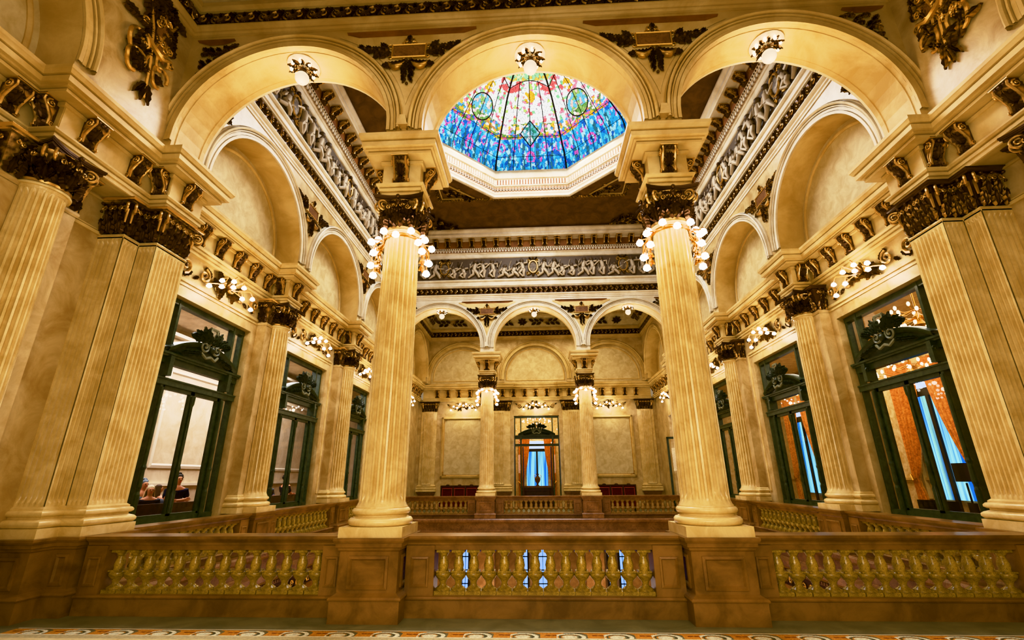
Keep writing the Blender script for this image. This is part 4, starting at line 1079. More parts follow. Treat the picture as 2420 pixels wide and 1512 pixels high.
# ------------------------------------------------------------------ balustrades
def baluster_mesh():
    m = MB(); z = .235
    m.box(-.095,.095,-.095,.095,z,z+.045); m.lathe([(.092,z+.045),(.09,z+.065),(.06,z+.085),(.042,z+.10),(.04,z+.12),(.05,z+.15),(.085,z+.185),(.099,z+.21),(.099,z+.235),(.085,z+.25),(.06,z+.262),(.062,z+.275),(.06,z+.29),(.066,z+.32),(.06,z+.36),(.046,z+.40),(.04,z+.425),(.05,z+.435),(.052,z+.445),(.07,z+.47),(.075,z+.48)], 14, cap=False)
    m.box(-.082,.082,-.082,.082,z+.475,z+.52)
    m.box(-.078,.078,-.078,.078,z+.248,z+.265)
    return m.build('baluster', M['olive'], smooth=True, ang=45, data_only=True)
BAL = baluster_mesh()
BAL2 = BAL.copy(); BAL2.materials[0] = stone('tan_marble', lin(178,146,96), lin(136,104,60), 9, .25, vein=lin(90,64,30))
def balustrade(p0, p1, nb, label, group, mat='brown', bal=None, dies=(.26,.26)):
    """from p0 to p1 in plan"""
    a = Vector(p0); b = Vector(p1); d = b-a; L_ = d.length; ang = math.atan2(d.y, d.x)
    t = thing('balustrade', label, 'balustrade', (a.x,a.y,0), ang, group)
    m = MB(); hw = .13
    pr_ = [(.02,0),(.02,.19),(.045,.2),(.05,.215),(.035,.23),(0,.238)]
    m.grid([[(0,-hw-o,z),(L_,-hw-o,z)] for o,z in pr_]+[[(0,hw+o,z),(L_,hw+o,z)] for o,z in reversed(pr_)]); m.build('base_course', M[mat], t)
    m = MB(); pr_ = [(-.02,.745),(-.02,.80),(-.005,.805),(0,.83),(.02,.85),(.045,.865),(.06,.885),(.06,.913)]
    m.grid([[(0,hw-.13+ -o-.13,z),(L_,-o-.13,z)] for o,z in pr_]+[[(0,o+.13,z),(L_,o+.13,z)] for o,z in reversed(pr_)]+[[(0,-.11,.745),(L_,-.11,.745)]]); m.build('hand_rail', M[mat], t)
    for e, w in ((0,dies[0]),(1,dies[1])):
        if w:
            x0 = 0 if e == 0 else L_-w
            m = MB(); m.box(x0,x0+w,-.135,.135,.23,.80)
            for sy in (-1,1): face_panel(m, Fr((x0+w/2,sy*.135,.50),(1,0,0),(0,0,1),(0,sy,0)), w*.62, .34, .018, .022)
            m.build('end_block', M[mat], t)
    x0, x1 = dies[0], L_-dies[1]; sp = (x1-x0)/nb
    for i in range(nb):
        o = link('baluster', bal or BAL, t); o.location = (x0+(i+.5)*sp, 0, 0)
    return t
for (a,b,w) in ((-5.95,-AX-.42,'left'),(-AX+.40,AX-.40,'middle'),(AX+.42,5.95,'right')):
    balustrade((a,YA),(b,YA),14,f'{w} brown marble balustrade of the front arcade with olive balusters','front balustrades', dies=(.36 if w == 'middle' else .40,.36 if w == 'middle' else .40) if w == 'middle' else ((.28,.26) if w == 'left' else (.26,.28)))
    balustrade((a,YB),(b,YB),14,f'{w} marble balustrade of the far arcade','far balustrades','brown_pink',BAL2, dies=(.32,.32))
for s, sn in ((-1,'left'),(1,'right')):
    for (a,b,w) in ((7.31,10.68,'nearest'),(11.53,15.25,'middle'),(16.10,YM-7.31,'farthest')):
        balustrade((s*6.45,a),(s*6.45,b),13,f'{w} balustrade under the green windows of the {sn} wall','side balustrades','brown', dies=(.3,.3))

# ------------------------------------------------------------------ green window units
def window_unit(name, label, at, rz, hw=1.25, z0=.87, z1=4.96, door=False):
    """local: x across, y outward to the hall is -y; built at origin"""
    root = empty(name, at, rz); root['kind'] = 'structure'; root['label'] = label; root['category'] = 'window' if not door else 'door'
    H = z1
    f = MB()
    t = .065
    for sx in (-1,1):
        f.box(sx*hw-(t if sx > 0 else 0), sx*hw+(t if sx < 0 else 0), -.06,.06, z0, H)
        xi = sx*(hw-.38); f.box(xi-.03,xi+.03,-.08,.06,z0,H)
        f.lathe([(.05,z0),(.05,z0+.5),(.035,z0+.55),(.05,z0+.62),(.04,z0+.9),(.055,z0+.95),(.04,z0+1.0),(.035,3.25)], 10, xi, -.085)
    f.box(-hw,hw,-.07,.06,H-.1,H)
    if not door: f.box(-hw,hw,-.07,.06,z0,z0+.1)
    f.box(-hw,hw,-.10,.06,3.30,3.40); f.box(-hw,hw,-.12,.06,3.40,3.43); f.box(-hw,hw,-.075,.06,3.70,3.84); f.box(-hw-.0,hw+.0,-.16,.06,3.86,3.90); f.box(-hw,hw,-.13,.06,3.82,3.86)
    f.build('window_frame', M['green'], root)
    # segmental pediment
    p = MB(); n = 18; R = hw*.82
    def arcp(k, dz): return [(R*k*sin(-1+2*i/n), 0) for i in range(n+1)]
    ci = [(-R+2*R*i/n, 3.90+.32*(1-(2*i/n-1)**2)) for i in range(n+1)]
    rows = []
    for dd, yy in ((-.02,-.07),(-.02,-.15),(.03,-.19),(.075,-.2),(.09,-.15),(.09,.02)): rows.append([(x,yy,z+dd) for x,z in ci])
    p.grid(rows)
    for i in range(n): 
        (xa,za),(xb,zb)=ci[i],ci[i+1]; p.add([(xa,-.06,3.88),(xb,-.06,3.88),(xb,-.06,zb),(xa,-.06,za)],[(0,1,2,3)])
    pd = p.build('pediment', M['green'], root, True, 40)
    c = MB(); F = Fr((0,-.2,4.17),(1.3,0,0),(0,0,1.25),(0,-1.2,0))
    for s_ in (-1,1):
        spiral(c, F, s_*.14, .03, .11, 1.7, .03, pi/2, s_, seg=20)
        for i in range(6): leaf(c, F, s_*(.06+.05*i), .1+.04*(i%2), (pi/2 - s_*(.2+.25*i)), .26-.02*i, .12, .05)
        c.tube([F(s_*.2,-.08,.02),F(s_*.1,-.16,.05),F(0,-.12,.05)], .03, 6)
        for i in range(3): leaf(c, F, s_*(.2+.1*i), -.1-.02*i, (0 if s_ > 0 else pi)-s_*.2, .22, .1, .04)
    c.tube([F(-.06,.1,.03),F(-.1,.22,.03),F(-.07,.36,.03)], .025, 5); c.tube([F(.06,.1,.03),F(.1,.22,.03),F(.07,.36,.03)], .025, 5); c.tube([F(-.09,.36,.03),F(.09,.36,.03)], .03, 5)
    for i in range(3): c.tube([F(-.03+.03*i,.12,.03),F(-.03+.03*i,.36,.03)], .006, 4)
    c.ball(F(0,0,.05), .07, 8, 6)
    c.build('lyre_crest', M['greenorn'], root, True, 55)
    # consoles under the pediment
    for sx in (-1,1):
        q = MB(); q.box(sx*(hw-.38)-.05, sx*(hw-.38)+.05, -.17,-.05,3.46,3.84); spiral(q, Fr((sx*(hw-.38)+.05,-.1,3.7),(0,-1,0),(0,0,1),(1,0,0)), .02,0,.05,1.4,.015,0,1,seg=10)
        q.build('bracket', M['green'], root)
    gl = MB()
    for (a,b) in ((-hw+.1,-hw+.33),(-hw+.43,hw-.43),(hw-.33,hw-.1)):
        gl.add([(a,0,3.9),(b,0,3.9),(b,0,H-.1),(a,0,H-.1)],[(0,1,2,3)]); gl.add([(a,0,3.43),(b,0,3.43),(b,0,3.7),(a,0,3.7)],[(0,1,2,3)])
    for (a,b) in ((-hw+.1,-hw+.33),(hw-.33,hw-.1)): gl.add([(a,0,z0),(b,0,z0),(b,0,3.3),(a,0,3.3)],[(0,1,2,3)])
    gl.build('fixed_panes', M['glass'], root)
    if not door:
        for sx in (-1,1):
            lf = MB(); w = hw-.43; x0, x1 = sorted((sx*.0, sx*w)); 
            for (a,b,c_,d_) in ((x0,x0+.055,z0+.08,3.3),(x1-.055,x1,z0+.08,3.3),(x0,x1,3.23,3.3),(x0,x1,z0+.08,z0+.14)): lf.box(a,b,-.05,.03,c_,d_)
            o = lf.build('casement', M['green'], root)
            g = MB(); g.add([(x0+.055,-.01,z0+.14),(x1-.055,-.01,z0+.14),(x1-.055,-.01,3.23),(x0+.055,-.01,3.23)],[(0,1,2,3)]); g.build('pane', M['glass'], o)
        q = MB(); q.lathe([(.045,z0+.15),(.045,z0+.5),(.03,z0+.55),(.045,z0+.6),(.03,z0+.9),(.045,z0+.95),(.03,z0+1.0),(.028,3.0),(.045,3.05),(.05,3.2)], 10, 0, -.07); q.build('mullion', M['green'], root, True)
    return root
n = 1
for s, sn in ((-1,'left'),(1,'right')):
    for c, w in ((9.12,'nearest'),(13.39,'middle'),(YM-9.12,'farthest')):
        window_unit(f'window_{n}', f'{w} tall green glazed door with carved pediment in the {sn} wall', (s*7.05, c, 0), pi/2 if s < 0 else -pi/2); n += 1
dr = window_unit('door_1', 'open green double door with transom lights and pediment in the far wall', (0, YF+.12, 0), 0, 1.28, 0.0, 4.98, True)
for sx in (-1,1):
    m = MB(); x = sx*.80
    m.box(x-.03,x+.03,.1,.85,0,3.28); m.build('door_leaf', M['wood'], dr)
# open glazed leaf by the right wall of the far gallery
t = thing('glazed_door_leaf', 'narrow green framed glazed door leaf standing open at right of the far gallery', 'door leaf', (5.95,22.4,0), -.25)
m = MB(); m.box(0,.1,-.03,.03,.02,3.35); m.box(.52,.6,-.03,.03,.02,3.35); m.box(0,.6,-.03,.03,3.25,3.35); m.box(0,.6,-.03,.03,.02,.5); m.build('frame', M['green'], t)
m = MB(); m.add([(.1,0,.5),(.52,0,.5),(.52,0,3.25),(.1,0,3.25)],[(0,1,2,3)]); m.build('pane', M['glass'], t)

# ------------------------------------------------------------------ lamps
def flower_bulb(m, c, r=.055):
    m.ball(c, r, 10, 7)
    for i in range(6): m.ball((c[0]+r*.75*cos(i*pi/3), c[1]+r*.75*sin(i*pi/3), c[2]-r*.25), r*.4, 6, 4)
def point(loc, e, c=(1,.88,.68), r=.08):
    l = bpy.data.lights.new('lamp_light', 'POINT'); l.energy = e; l.color = c; l.shadow_soft_size = r
    o = bpy.data.objects.new('lamp_light', l); o.location = loc; col.objects.link(o)
def bulbmesh(r):
    m = MB(); flower_bulb(m, (0,0,0), r); return m.build('bulb', M['bulb'], smooth=True, data_only=True)
BULB = bulbmesh(.055); BULB_S = bulbmesh(.048)
def ring_lamp(x, y, label):
    t = thing('column_lamp', label, 'lamp', (x,y,0), 0, 'lamp garlands round the columns')
    m = MB(); m.lathe([(.275,5.16),(.30,5.17),(.31,5.19),(.30,5.21),(.275,5.22)], 24, cap=False)
    spots = []
    for sx in (-1, 1):
        base = [(sx*.36,5.20,-.10),(sx*.42,5.10,-.22),(sx*.38,4.92,-.2),(sx*.45,5.12,.12),(sx*.40,4.86,.08),(sx*.46,4.78,-.05),(sx*.42,4.62,-.02),(sx*.34,5.02,-.3)]
        if sx < 0: base = base[:7]
        for (bx, bz, by) in base:
            spots.append((bx, by, bz)); m.tube([(sx*.29, by*.6, 5.17),(bx*.97,by*.9,(5.17+bz)/2+.02),(bx,by,bz+.05)], .011, 5)
            m.ball((bx,by,bz+.05), .028, 6, 4)
        F = Fr((sx*.33,-.05,4.95),(0,1,0),(0,0,1),(sx,0,0))
        for i in range(8): leaf(m, F, .02*(-1)**i, .18-.06*i, -pi/2+.7*(-1)**i, .13, .06, .03)
    for (bx,by,bz) in ((.0,-.36,5.14),(-.2,-.33,5.22),(.22,-.31,5.22)):
        spots.append((bx,by,bz)); m.tube([(bx*.8,by*.8,5.18),(bx,by,bz+.05)], .012, 5)
    m.build('bracket', M['brass'], t, True, 55)
    for p in spots: o = link('bulb', BULB, t); o.location = p
    for sx in (-1,1): point((x+sx*.58, y-.25, 4.95), 19)
    point((x, y-.6, 5.15), 8)
for x, sn in ((-AX,'left'),(AX,'right')):
    ring_lamp(x, YA, f'garland of flower bulbs round the top of the front {sn} column')
    ring_lamp(x, YB, f'garland of flower bulbs round the top of the far {sn} column')
def garland_lamp(o, rz, label, k=1.0, energy=34):
    """wall sconce in front of a rinceau band; local x along wall, -y out"""
    t = thing('wall_lamp', label, 'lamp', o, rz, 'flower lamps above windows and doors')
    m = MB(); F = Fr((0,0,0),(1,0,0),(0,0,1),(0,-1,0))
    for i in range(14): leaf(m, F, random.uniform(-.28,.28), random.uniform(-.12,.14), random.uniform(0,6.28), .2, .1, .06)
    for s_ in (-1,1): spiral(m, F, s_*.16,.04,.1,1.6,.03,0 if s_<0 else pi,s_,seg=14,lift=.03)
    m.ball(F(0,.06,.08), .1, 10, 6)
    sp = []
    for i in range(9):
        a = (i-4)/4; sp.append((a*.72, -.2-.12*(i%2) , .02-.26*abs(a)+(.12 if i%2 else 0)))
    for (bx,by,bz) in sp: m.tube([F(bx*.3,.0,.08),(bx*.75,by-.02,bz+.12),(bx,by,bz+.05)], .013, 5); leaf(m, F, bx*.6, bz*.5, random.uniform(0,6), .13,.07,.05)
    m.build('bracket', M['bronze_gold'], t, True, 55)
    for p in sp: b = link('bulb', BULB_S, t); b.location = p
    c, s2 = cos(rz), sin(rz); dx, dy = 0, -.5
    point((o[0]+s2*.5, o[1]-c*.5, o[2]-.15), energy)
    return t
def rinceau_band(o, rz, w, label, h=.30):
    """dark running scroll to both sides of the lamp"""
    m = MB(); F = Fr((0,0,0),(1,0,0),(0,0,1),(0,-1,0))
    rinceau(m, F.sub(.34,0), w/2-.34, h, 1); rinceau(m, F.sub(-.34,0), w/2-.34, h, -1)
    m.tube([(-.4,-.01,0),(.4,-.01,0)], .02, 5)
    ob = m.build('scroll_band', M['bronze'], None, True, 55); ob.location = o; ob.rotation_euler = (0,0,rz)
    return tag(ob, label, 'ornament', 'carved scroll bands')
for s, sn in ((-1,'left'),(1,'right')):
    rz = pi/2 if s < 0 else -pi/2
    for c, w in ((9.12,'nearest'),(13.39,'middle'),(YM-9.12,'farthest')):
        garland_lamp((s*6.80, c, 5.58), rz, f'cluster of flower bulbs above the {w} window of the {sn} wall')
        rinceau_band((s*6.84, c, 5.6), rz, 2.9, f'dark carved scroll band above the {w} window of the {sn} wall', .44)
    garland_lamp((s*6.80, 24.1, 5.58), rz, f'cluster of flower bulbs high on the {sn} wall of the far gallery')
for (xc, w, wn) in ((-4.2,1.9,'left'),(0,2.4,'middle'),(4.2,1.9,'right')):
    garland_lamp((xc, YF-.04, 5.58), 0, f'{wn} cluster of flower bulbs on the far gallery wall')
    rinceau_band((xc, YF-.012, 5.58), 0, w, f'{wn} dark carved scroll band on the far gallery wall', .34)
for s, sn in ((-1,'left'),(1,'right')):   # recessed moulding above windows
    m = MB()
    for c in (9.12,13.39,YM-9.12):
        m.box(s*6.86-.04,s*6.86+.04,c-1.5,c+1.5,5.28,5.34); m.box(s*6.86-.03,s*6.86+.03,c-1.5,c+1.5,5.20,5.24)
        m.box(s*6.86-.035,s*6.86+.035,c-1.6,c-1.52,1.2,5.3) ; m.box(s*6.86-.035,s*6.86+.035,c+1.52,c+1.6,1.2,5.3)
    struct(m.build('trim_18' if s < 0 else 'trim_19', M['marble']), f'thin marble fillets framing the windows of the {sn} wall', 'moulding')
_m = MB(); _m.ball((0,0,0), .032, 8, 6, (1,1,1.6)); FLB = _m.build('flame_bulb', M['flame'], smooth=True, data_only=True)
def arch_lamp(x, y, label, e):
    t = thing('arch_lamp', label, 'lamp', (x,y,9.02), 0, 'globe lamps at the arch crowns')
    m = MB(); m.lathe([(.02,-.0),(.28,-.01),(.29,-.03),(.26,-.05),(.2,-.045),(.12,-.06),(.03,-.07)], 28); m.build('rosette_plate', M['plate'], t, True)
    m = MB()
    for i in range(10):
        a = i*pi/5; dv = Vector((cos(a),sin(a),0)); F = Fr(dv*.12+Vector((0,0,-.06)), (-dv.y,dv.x,0),dv,(0,0,-1)); leaf(m, F, 0,0,pi/2,.16,.08,.04,.05)
        m.tube([(.05*cos(a),.05*sin(a),-.08),(.14*cos(a),.14*sin(a),-.14)], .01, 5)
    m.lathe([(.02,-.06),(.06,-.1),(.05,-.14),(.09,-.18),(.1,-.2)], 12); m.build('leaf_mount', M['bronze_gold'], t, True, 55)
    for i in range(8):
        a = i*pi/4+.2; link('flame_bulb', FLB, t).location = (.21*cos(a),.21*sin(a),-.10)
    m = MB(); m.ball((0,0,-.30), .125, 24, 14); m.ball((0,0,-.43), .012, 6, 4); m.build('globe', M['globe'], t, True)
    point((x,y,8.3), e*.45, (1,.87,.68), .15)
for x, w in ((-4.275,'left'),(0,'middle'),(4.275,'right')):
    arch_lamp(x, YA+.02, f'frosted globe lamp with flame bulbs under the {w} arch of the front arcade', 75)
    arch_lamp(x, YB, f'frosted globe lamp with flame bulbs under the {w} arch of the far arcade', 60)

# ------------------------------------------------------------------ far gallery furniture
def bench(x, label):
    t = thing('velvet_bench', label, 'bench', (x,25.2,0), 0, 'red velvet benches')
    m = MB(); m.box(-.95,.95,-.3,.3,.25,.45); m.build('seat', M['red'], t)
    m = MB(); m.box(-.95,.95,.2,.3,.45,1.2); m.build('backrest', M['red'], t)
    m = MB()
    for sx in (-.95,-.32,.32,.95): m.box(sx-.03,sx+.03,.14,.32,.1,1.24)
    m.box(-.98,.98,.16,.33,1.2,1.26); m.box(-.98,.98,.17,.2,1.08,1.11)
    for sx in (-.62,0,.62): m.ball((sx,.24,1.27), .07, 8, 5, (1.4,.5,.6))
    m.build('top_rail', M['wood'], t)
    m = MB()
    for sx in (-.88,-.39,-.25,.25,.39,.88): m.box(sx-.012,sx+.012,.17,.195,.5,1.12)
    m.box(-.9,.9,.165,.19,1.10,1.125); m.build('pink_piping', M['redline'], t)
    for sx in (-.85,.85):
        for sy in (-.25,.25): m = MB(); m.lathe([(.03,0),(.04,.1),(.03,.25)], 8, sx, sy); m.build('leg', M['wood'], t)
bench(-4.05, 'red velvet bench below the left framed panel of the far wall'); bench(4.0, 'red velvet bench below the right framed panel of the far wall')
t = thing('marble_console_table', 'dark marble topped chest standing behind the open far door', 'chest', (0,29.6,0))
m = MB(); m.box(-.95,.95,-.3,.3,0,1.05); face_panel(m, Fr((0,-.3,.55),(1,0,0),(0,0,1),(0,-1,0)), 1.5,.7); m.build('body', M['wood'], t)
m = MB(); m.box(-1.05,1.05,-.36,.36,1.05,1.15); m.build('top', M['brown_pink'], t)
for sx in (-1,1): m = MB(); m.box(sx*.9-.05,sx*.9+.05,-.34,-.24,0,1.05); m.build('leg', M['wood'], t)
t = thing('vase', 'dark urn vase with two handles on the chest before the far window', 'vase', (0,29.6,1.15))
m = MB(); m.lathe([(.1,0),(.1,.03),(.04,.06),(.04,.12),(.14,.25),(.17,.38),(.13,.5),(.06,.56),(.06,.62),(.11,.68)], 20); m.build('body', M['brown_pink'], t, True)
for sx in (-1,1): m = MB(); m.tube([(sx*.1,0,.62),(sx*.2,0,.6),(sx*.21,0,.5),(sx*.15,0,.42)], .014, 6); m.build('handle', M['bronze_gold'], t, True)

# ------------------------------------------------------------------ rooms beyond the glass
m = MB(); m.box(-3.5,3.5,34.4,34.5,0,7); m.box(-3.5,-3.4,YF+.4,34.4,0,7); m.box(3.4,3.5,YF+.4,34.4,0,7); m.box(-3.5,3.5,YF+.4,34.5,6.9,7.0)
struct(m.build('wall_salon', M['gold_room']), 'gilded walls of the salon beyond the far door', 'wall')
m = MB(); m.box(-3.5,3.5,YF+.02,34.5,-.35,-.01); struct(m.build('floor', M['brown_pink']), 'floor of the salon beyond the far door', 'floor')
def curtain_window(name_i, cx, cy, rz, label, h=5.2, w=1.15, op=.12):
    """local: x across, wall at y=0, room on -y"""
    r = struct(empty(name_i,(cx,cy,0),rz), label + ' with bluish daylight', 'window')
    m = MB(); m.add([(-w*.75,-.02,.9),(w*.75,-.02,.9),(w*.75,-.02,h*.66),(-w*.75,-.02,h*.66)],[(0,1,2,3)]); m.build('sheer_pane', M['sheer'], r)
    m = MB(); m.add([(-w*.6,-.03,h*.70),(w*.6,-.03,h*.70),(w*.6,-.03,h*.80),(-w*.6,-.03,h*.80)],[(0,1,2,3)]); m.build('upper_pane', M['sky'], r)
    m = MB(); m.box(-.06,.06,-.09,-.02,.3,h*.66); m.box(-w*.8,w*.8,-.08,-.01,h*.66,h*.70)
    m.build('window_frame', M['lead'], r)
    for sx in (-1,1):
        t = thing('curtain', ('left' if sx < 0 else 'right') + ' orange brocade curtain of the ' + label, 'curtain', (cx,cy,0), rz, 'orange brocade curtains')
        m = MB(); rows = []
        for i in range(25):
            z = h*.84*(1-i/24)+.05; t_ = i/24
            inner = w*op + w*(.98-op)*(t_/.72)**1.7 if t_ < .72 else w*.98 - .12*(t_-.72)/.28
            inner = min(inner, w*1.1); outer = w*1.32
            if .68 < t_ < .76: inner = w*1.04
            rows.append([(sx*(inner+(outer-inner)*j/24), -.16-.05*sin(j*1.7+i*.05), z) for j in range(25)])
        m.grid(rows); m.build('drape', M['orange'], t, True, 70)
        m = MB(); m.tube([(sx*w*1.1,-.24,h*.25),(sx*w*1.2,-.26,h*.24),(sx*w*1.34,-.2,h*.27)], .03, 6); m.build('tie_back', M['brass'], t, True)
    return r
curtain_window('window_7', 0, 34.35, 0, 'tall window beyond the far door', 5.1, .98, .5)
for i, (cy, w) in enumerate(((9.9,'room right of the front column'),(15.1,'room behind the nearest right window'),(22.3,'room behind the middle right window'))):
    curtain_window(f'window_{8+i}', 12.2, cy, -pi/2, 'tall window of the ' + w, 6.0, 1.0)
for s, mt, x1, nm in ((-1,'white_room',11.2,'left'),(1,'gold_room',12.3,'right')):
    m = MB(); a, b = sorted((s*x1, s*(x1+.1))); m.box(a,b,6.2,26.1,0,6.2)
    c_, d_ = sorted((s*7.3, s*x1)); m.box(c_,d_,26.0,26.1,0,6.2); m.box(c_,d_,6.1,6.2,0,6.2); m.box(c_,d_,6.2,26.1,6.1,6.2)
    w_ = struct(m.build('wall_room_'+nm, M[mt]), f'walls of the side room seen through the {nm} windows', 'wall')
    m = MB()
    for k in range(5):
        yc = 8.2 + k*3.3
        if s < 0: face_panel(m, Fr((s*x1, yc, 3.4),(0,1,0),(0,0,1),(-s,0,0)), 2.7, 2.9, .05, .08)
        else:
            for dy in (-.55,.55): m.box(s*x1-.12, s*x1, yc+1.0+dy-.16, yc+1.0+dy+.16, .9, 5.4)
    m.box(s*x1-.08 if s > 0 else s*x1, s*x1 if s > 0 else s*x1+.08, 6.2,26,1.45,1.53); m.box(s*x1-.08 if s > 0 else s*x1, s*x1 if s > 0 else s*x1+.08, 6.2,26,5.5,5.62); m.box(s*x1-.25 if s > 0 else s*x1, s*x1 if s > 0 else s*x1+.25, 6.2,26,5.8,5.9)
    m.build('wall_mouldings', M['white' if s < 0 else 'plaster'], w_)
    m = MB(); m.box(c_,d_,6.2,26.1,-.3,0); struct(m.build('floor', M['brown_pink']), f'floor of the {nm} side room', 'floor')
def chandelier(x, y, z, label, k=1):
    t = thing('chandelier', label, 'chandelier', (x,y,z), 0, 'chandeliers')
    m = MB(); m.tube([(0,0,1.0),(0,0,-.2)], .02, 6); m.lathe([(.02,.1),(.1,0),(.06,-.1),(.12,-.2),(.02,-.3)], 12)
    b = []
    for ring_, (r, zz, n_) in enumerate(((.75,0,14),(.45,.22,9),(.28,-.18,6))):
        for i in range(n_):
            a = 2*pi*i/n_+ring_*.3; p = (r*cos(a)*k, r*sin(a)*k, zz); b.append(p); m.tube([(0,0,zz-.05),(p[0]*.6,p[1]*.6,zz-.12),(p[0],p[1],zz-.05)], .01, 4)
    m.build('arms', M['brass'], t, True)
    for p in b: link('bulb', FLB, t).location = p
chandelier(8.9, 10.7, 5.1, 'brass chandelier of warm bulbs seen through top pane of nearest right window')
chandelier(9.9, 12.6, 4.2, 'brass chandelier seen through the middle strip of nearest right window')
chandelier(9.6, 16.6, 4.4, 'brass chandelier seen through the middle right window')
chandelier(0, 31, 5.1, 'brass chandelier seen through top pane of the far door', 1.2)
# loudspeaker on a stand, black chairs
t = thing('loudspeaker', 'black loudspeaker on a thin tripod stand inside the nearest right window', 'speaker', (9.9,11.95,0), .3)
m = MB(); m.box(-.14,.14,-.12,.12,1.45,1.86); m.build('cabinet', M['black'], t); m = MB(); m.lathe([(.02,0),(.02,1.42)], 8); 
for a in range(3): m.tube([(0,0,.5),(.35*cos(a*2.1),.35*sin(a*2.1),.02)], .012, 5)
m.build('tripod', M['black'], t)
def chair(x, y, rz, mat, label, wood=False):
    t = thing('side_chair', label, 'chair', (x,y,0), rz, 'chairs inside the right room')
    m = MB(); m.box(-.22,.22,-.22,.22,.44,.5); m.build('seat', mat, t)
    m = MB(); m.grid([[( .21*sin(-1.2+2.4*j/10)*1.1, .2+.05*cos(-1.2+2.4*j/10), zz) for j in range(11)] for zz in (.76,.9,1.06,1.12)]); m.build('backrest', mat, t, True)
    for sx in (-.2,.2):
        for sy in (-.2,.2): m = MB(); m.box(sx-.015,sx+.015,sy-.015,sy+.015,0,.44 if sy < 0 else 1.0); m.build('leg', M['black'] if not wood else M['wood'], t)
for i, (x,y,r,lab) in enumerate(((8.15,10.75,2.2,'leftmost black chair inside the nearest right window'),(8.1,10.05,1.6,'second black chair from the left inside the nearest right window'),(8.0,9.35,1.2,'third black chair from the left inside the nearest right window'),(8.3,8.75,2.8,'rightmost black chair inside the nearest right window'))): chair(x,y,r,M['black'],lab)
chair(9.3,10.4,1.0,M['orange'],'wooden chair with tan back behind the black chairs',True)
chair(8.3,14.2,1.9,M['black'],'black chair inside the middle right window')
# long seat backs behind the left windows
for y0_, y1_, lab in ((8.2,11.9,'nearest'),(12.5,15.6,'middle')):
    t = thing('theatre_seat_row', f'dark wooden bench back with red upholstery inside the {lab} left window', 'bench', (0,0,0))
    m = MB(); m.box(-7.75,-7.68,y0_,y1_,.35,1.16); m.build('back_board', M['wood'], t); m = MB(); m.box(-7.82,-7.75,y0_,y1_,.4,1.05); m.build('upholstery', M['red'], t)
    m = MB(); m.box(-8.0,-7.75,y0_,y1_,.35,.45); m.build('seat', M['red'], t)

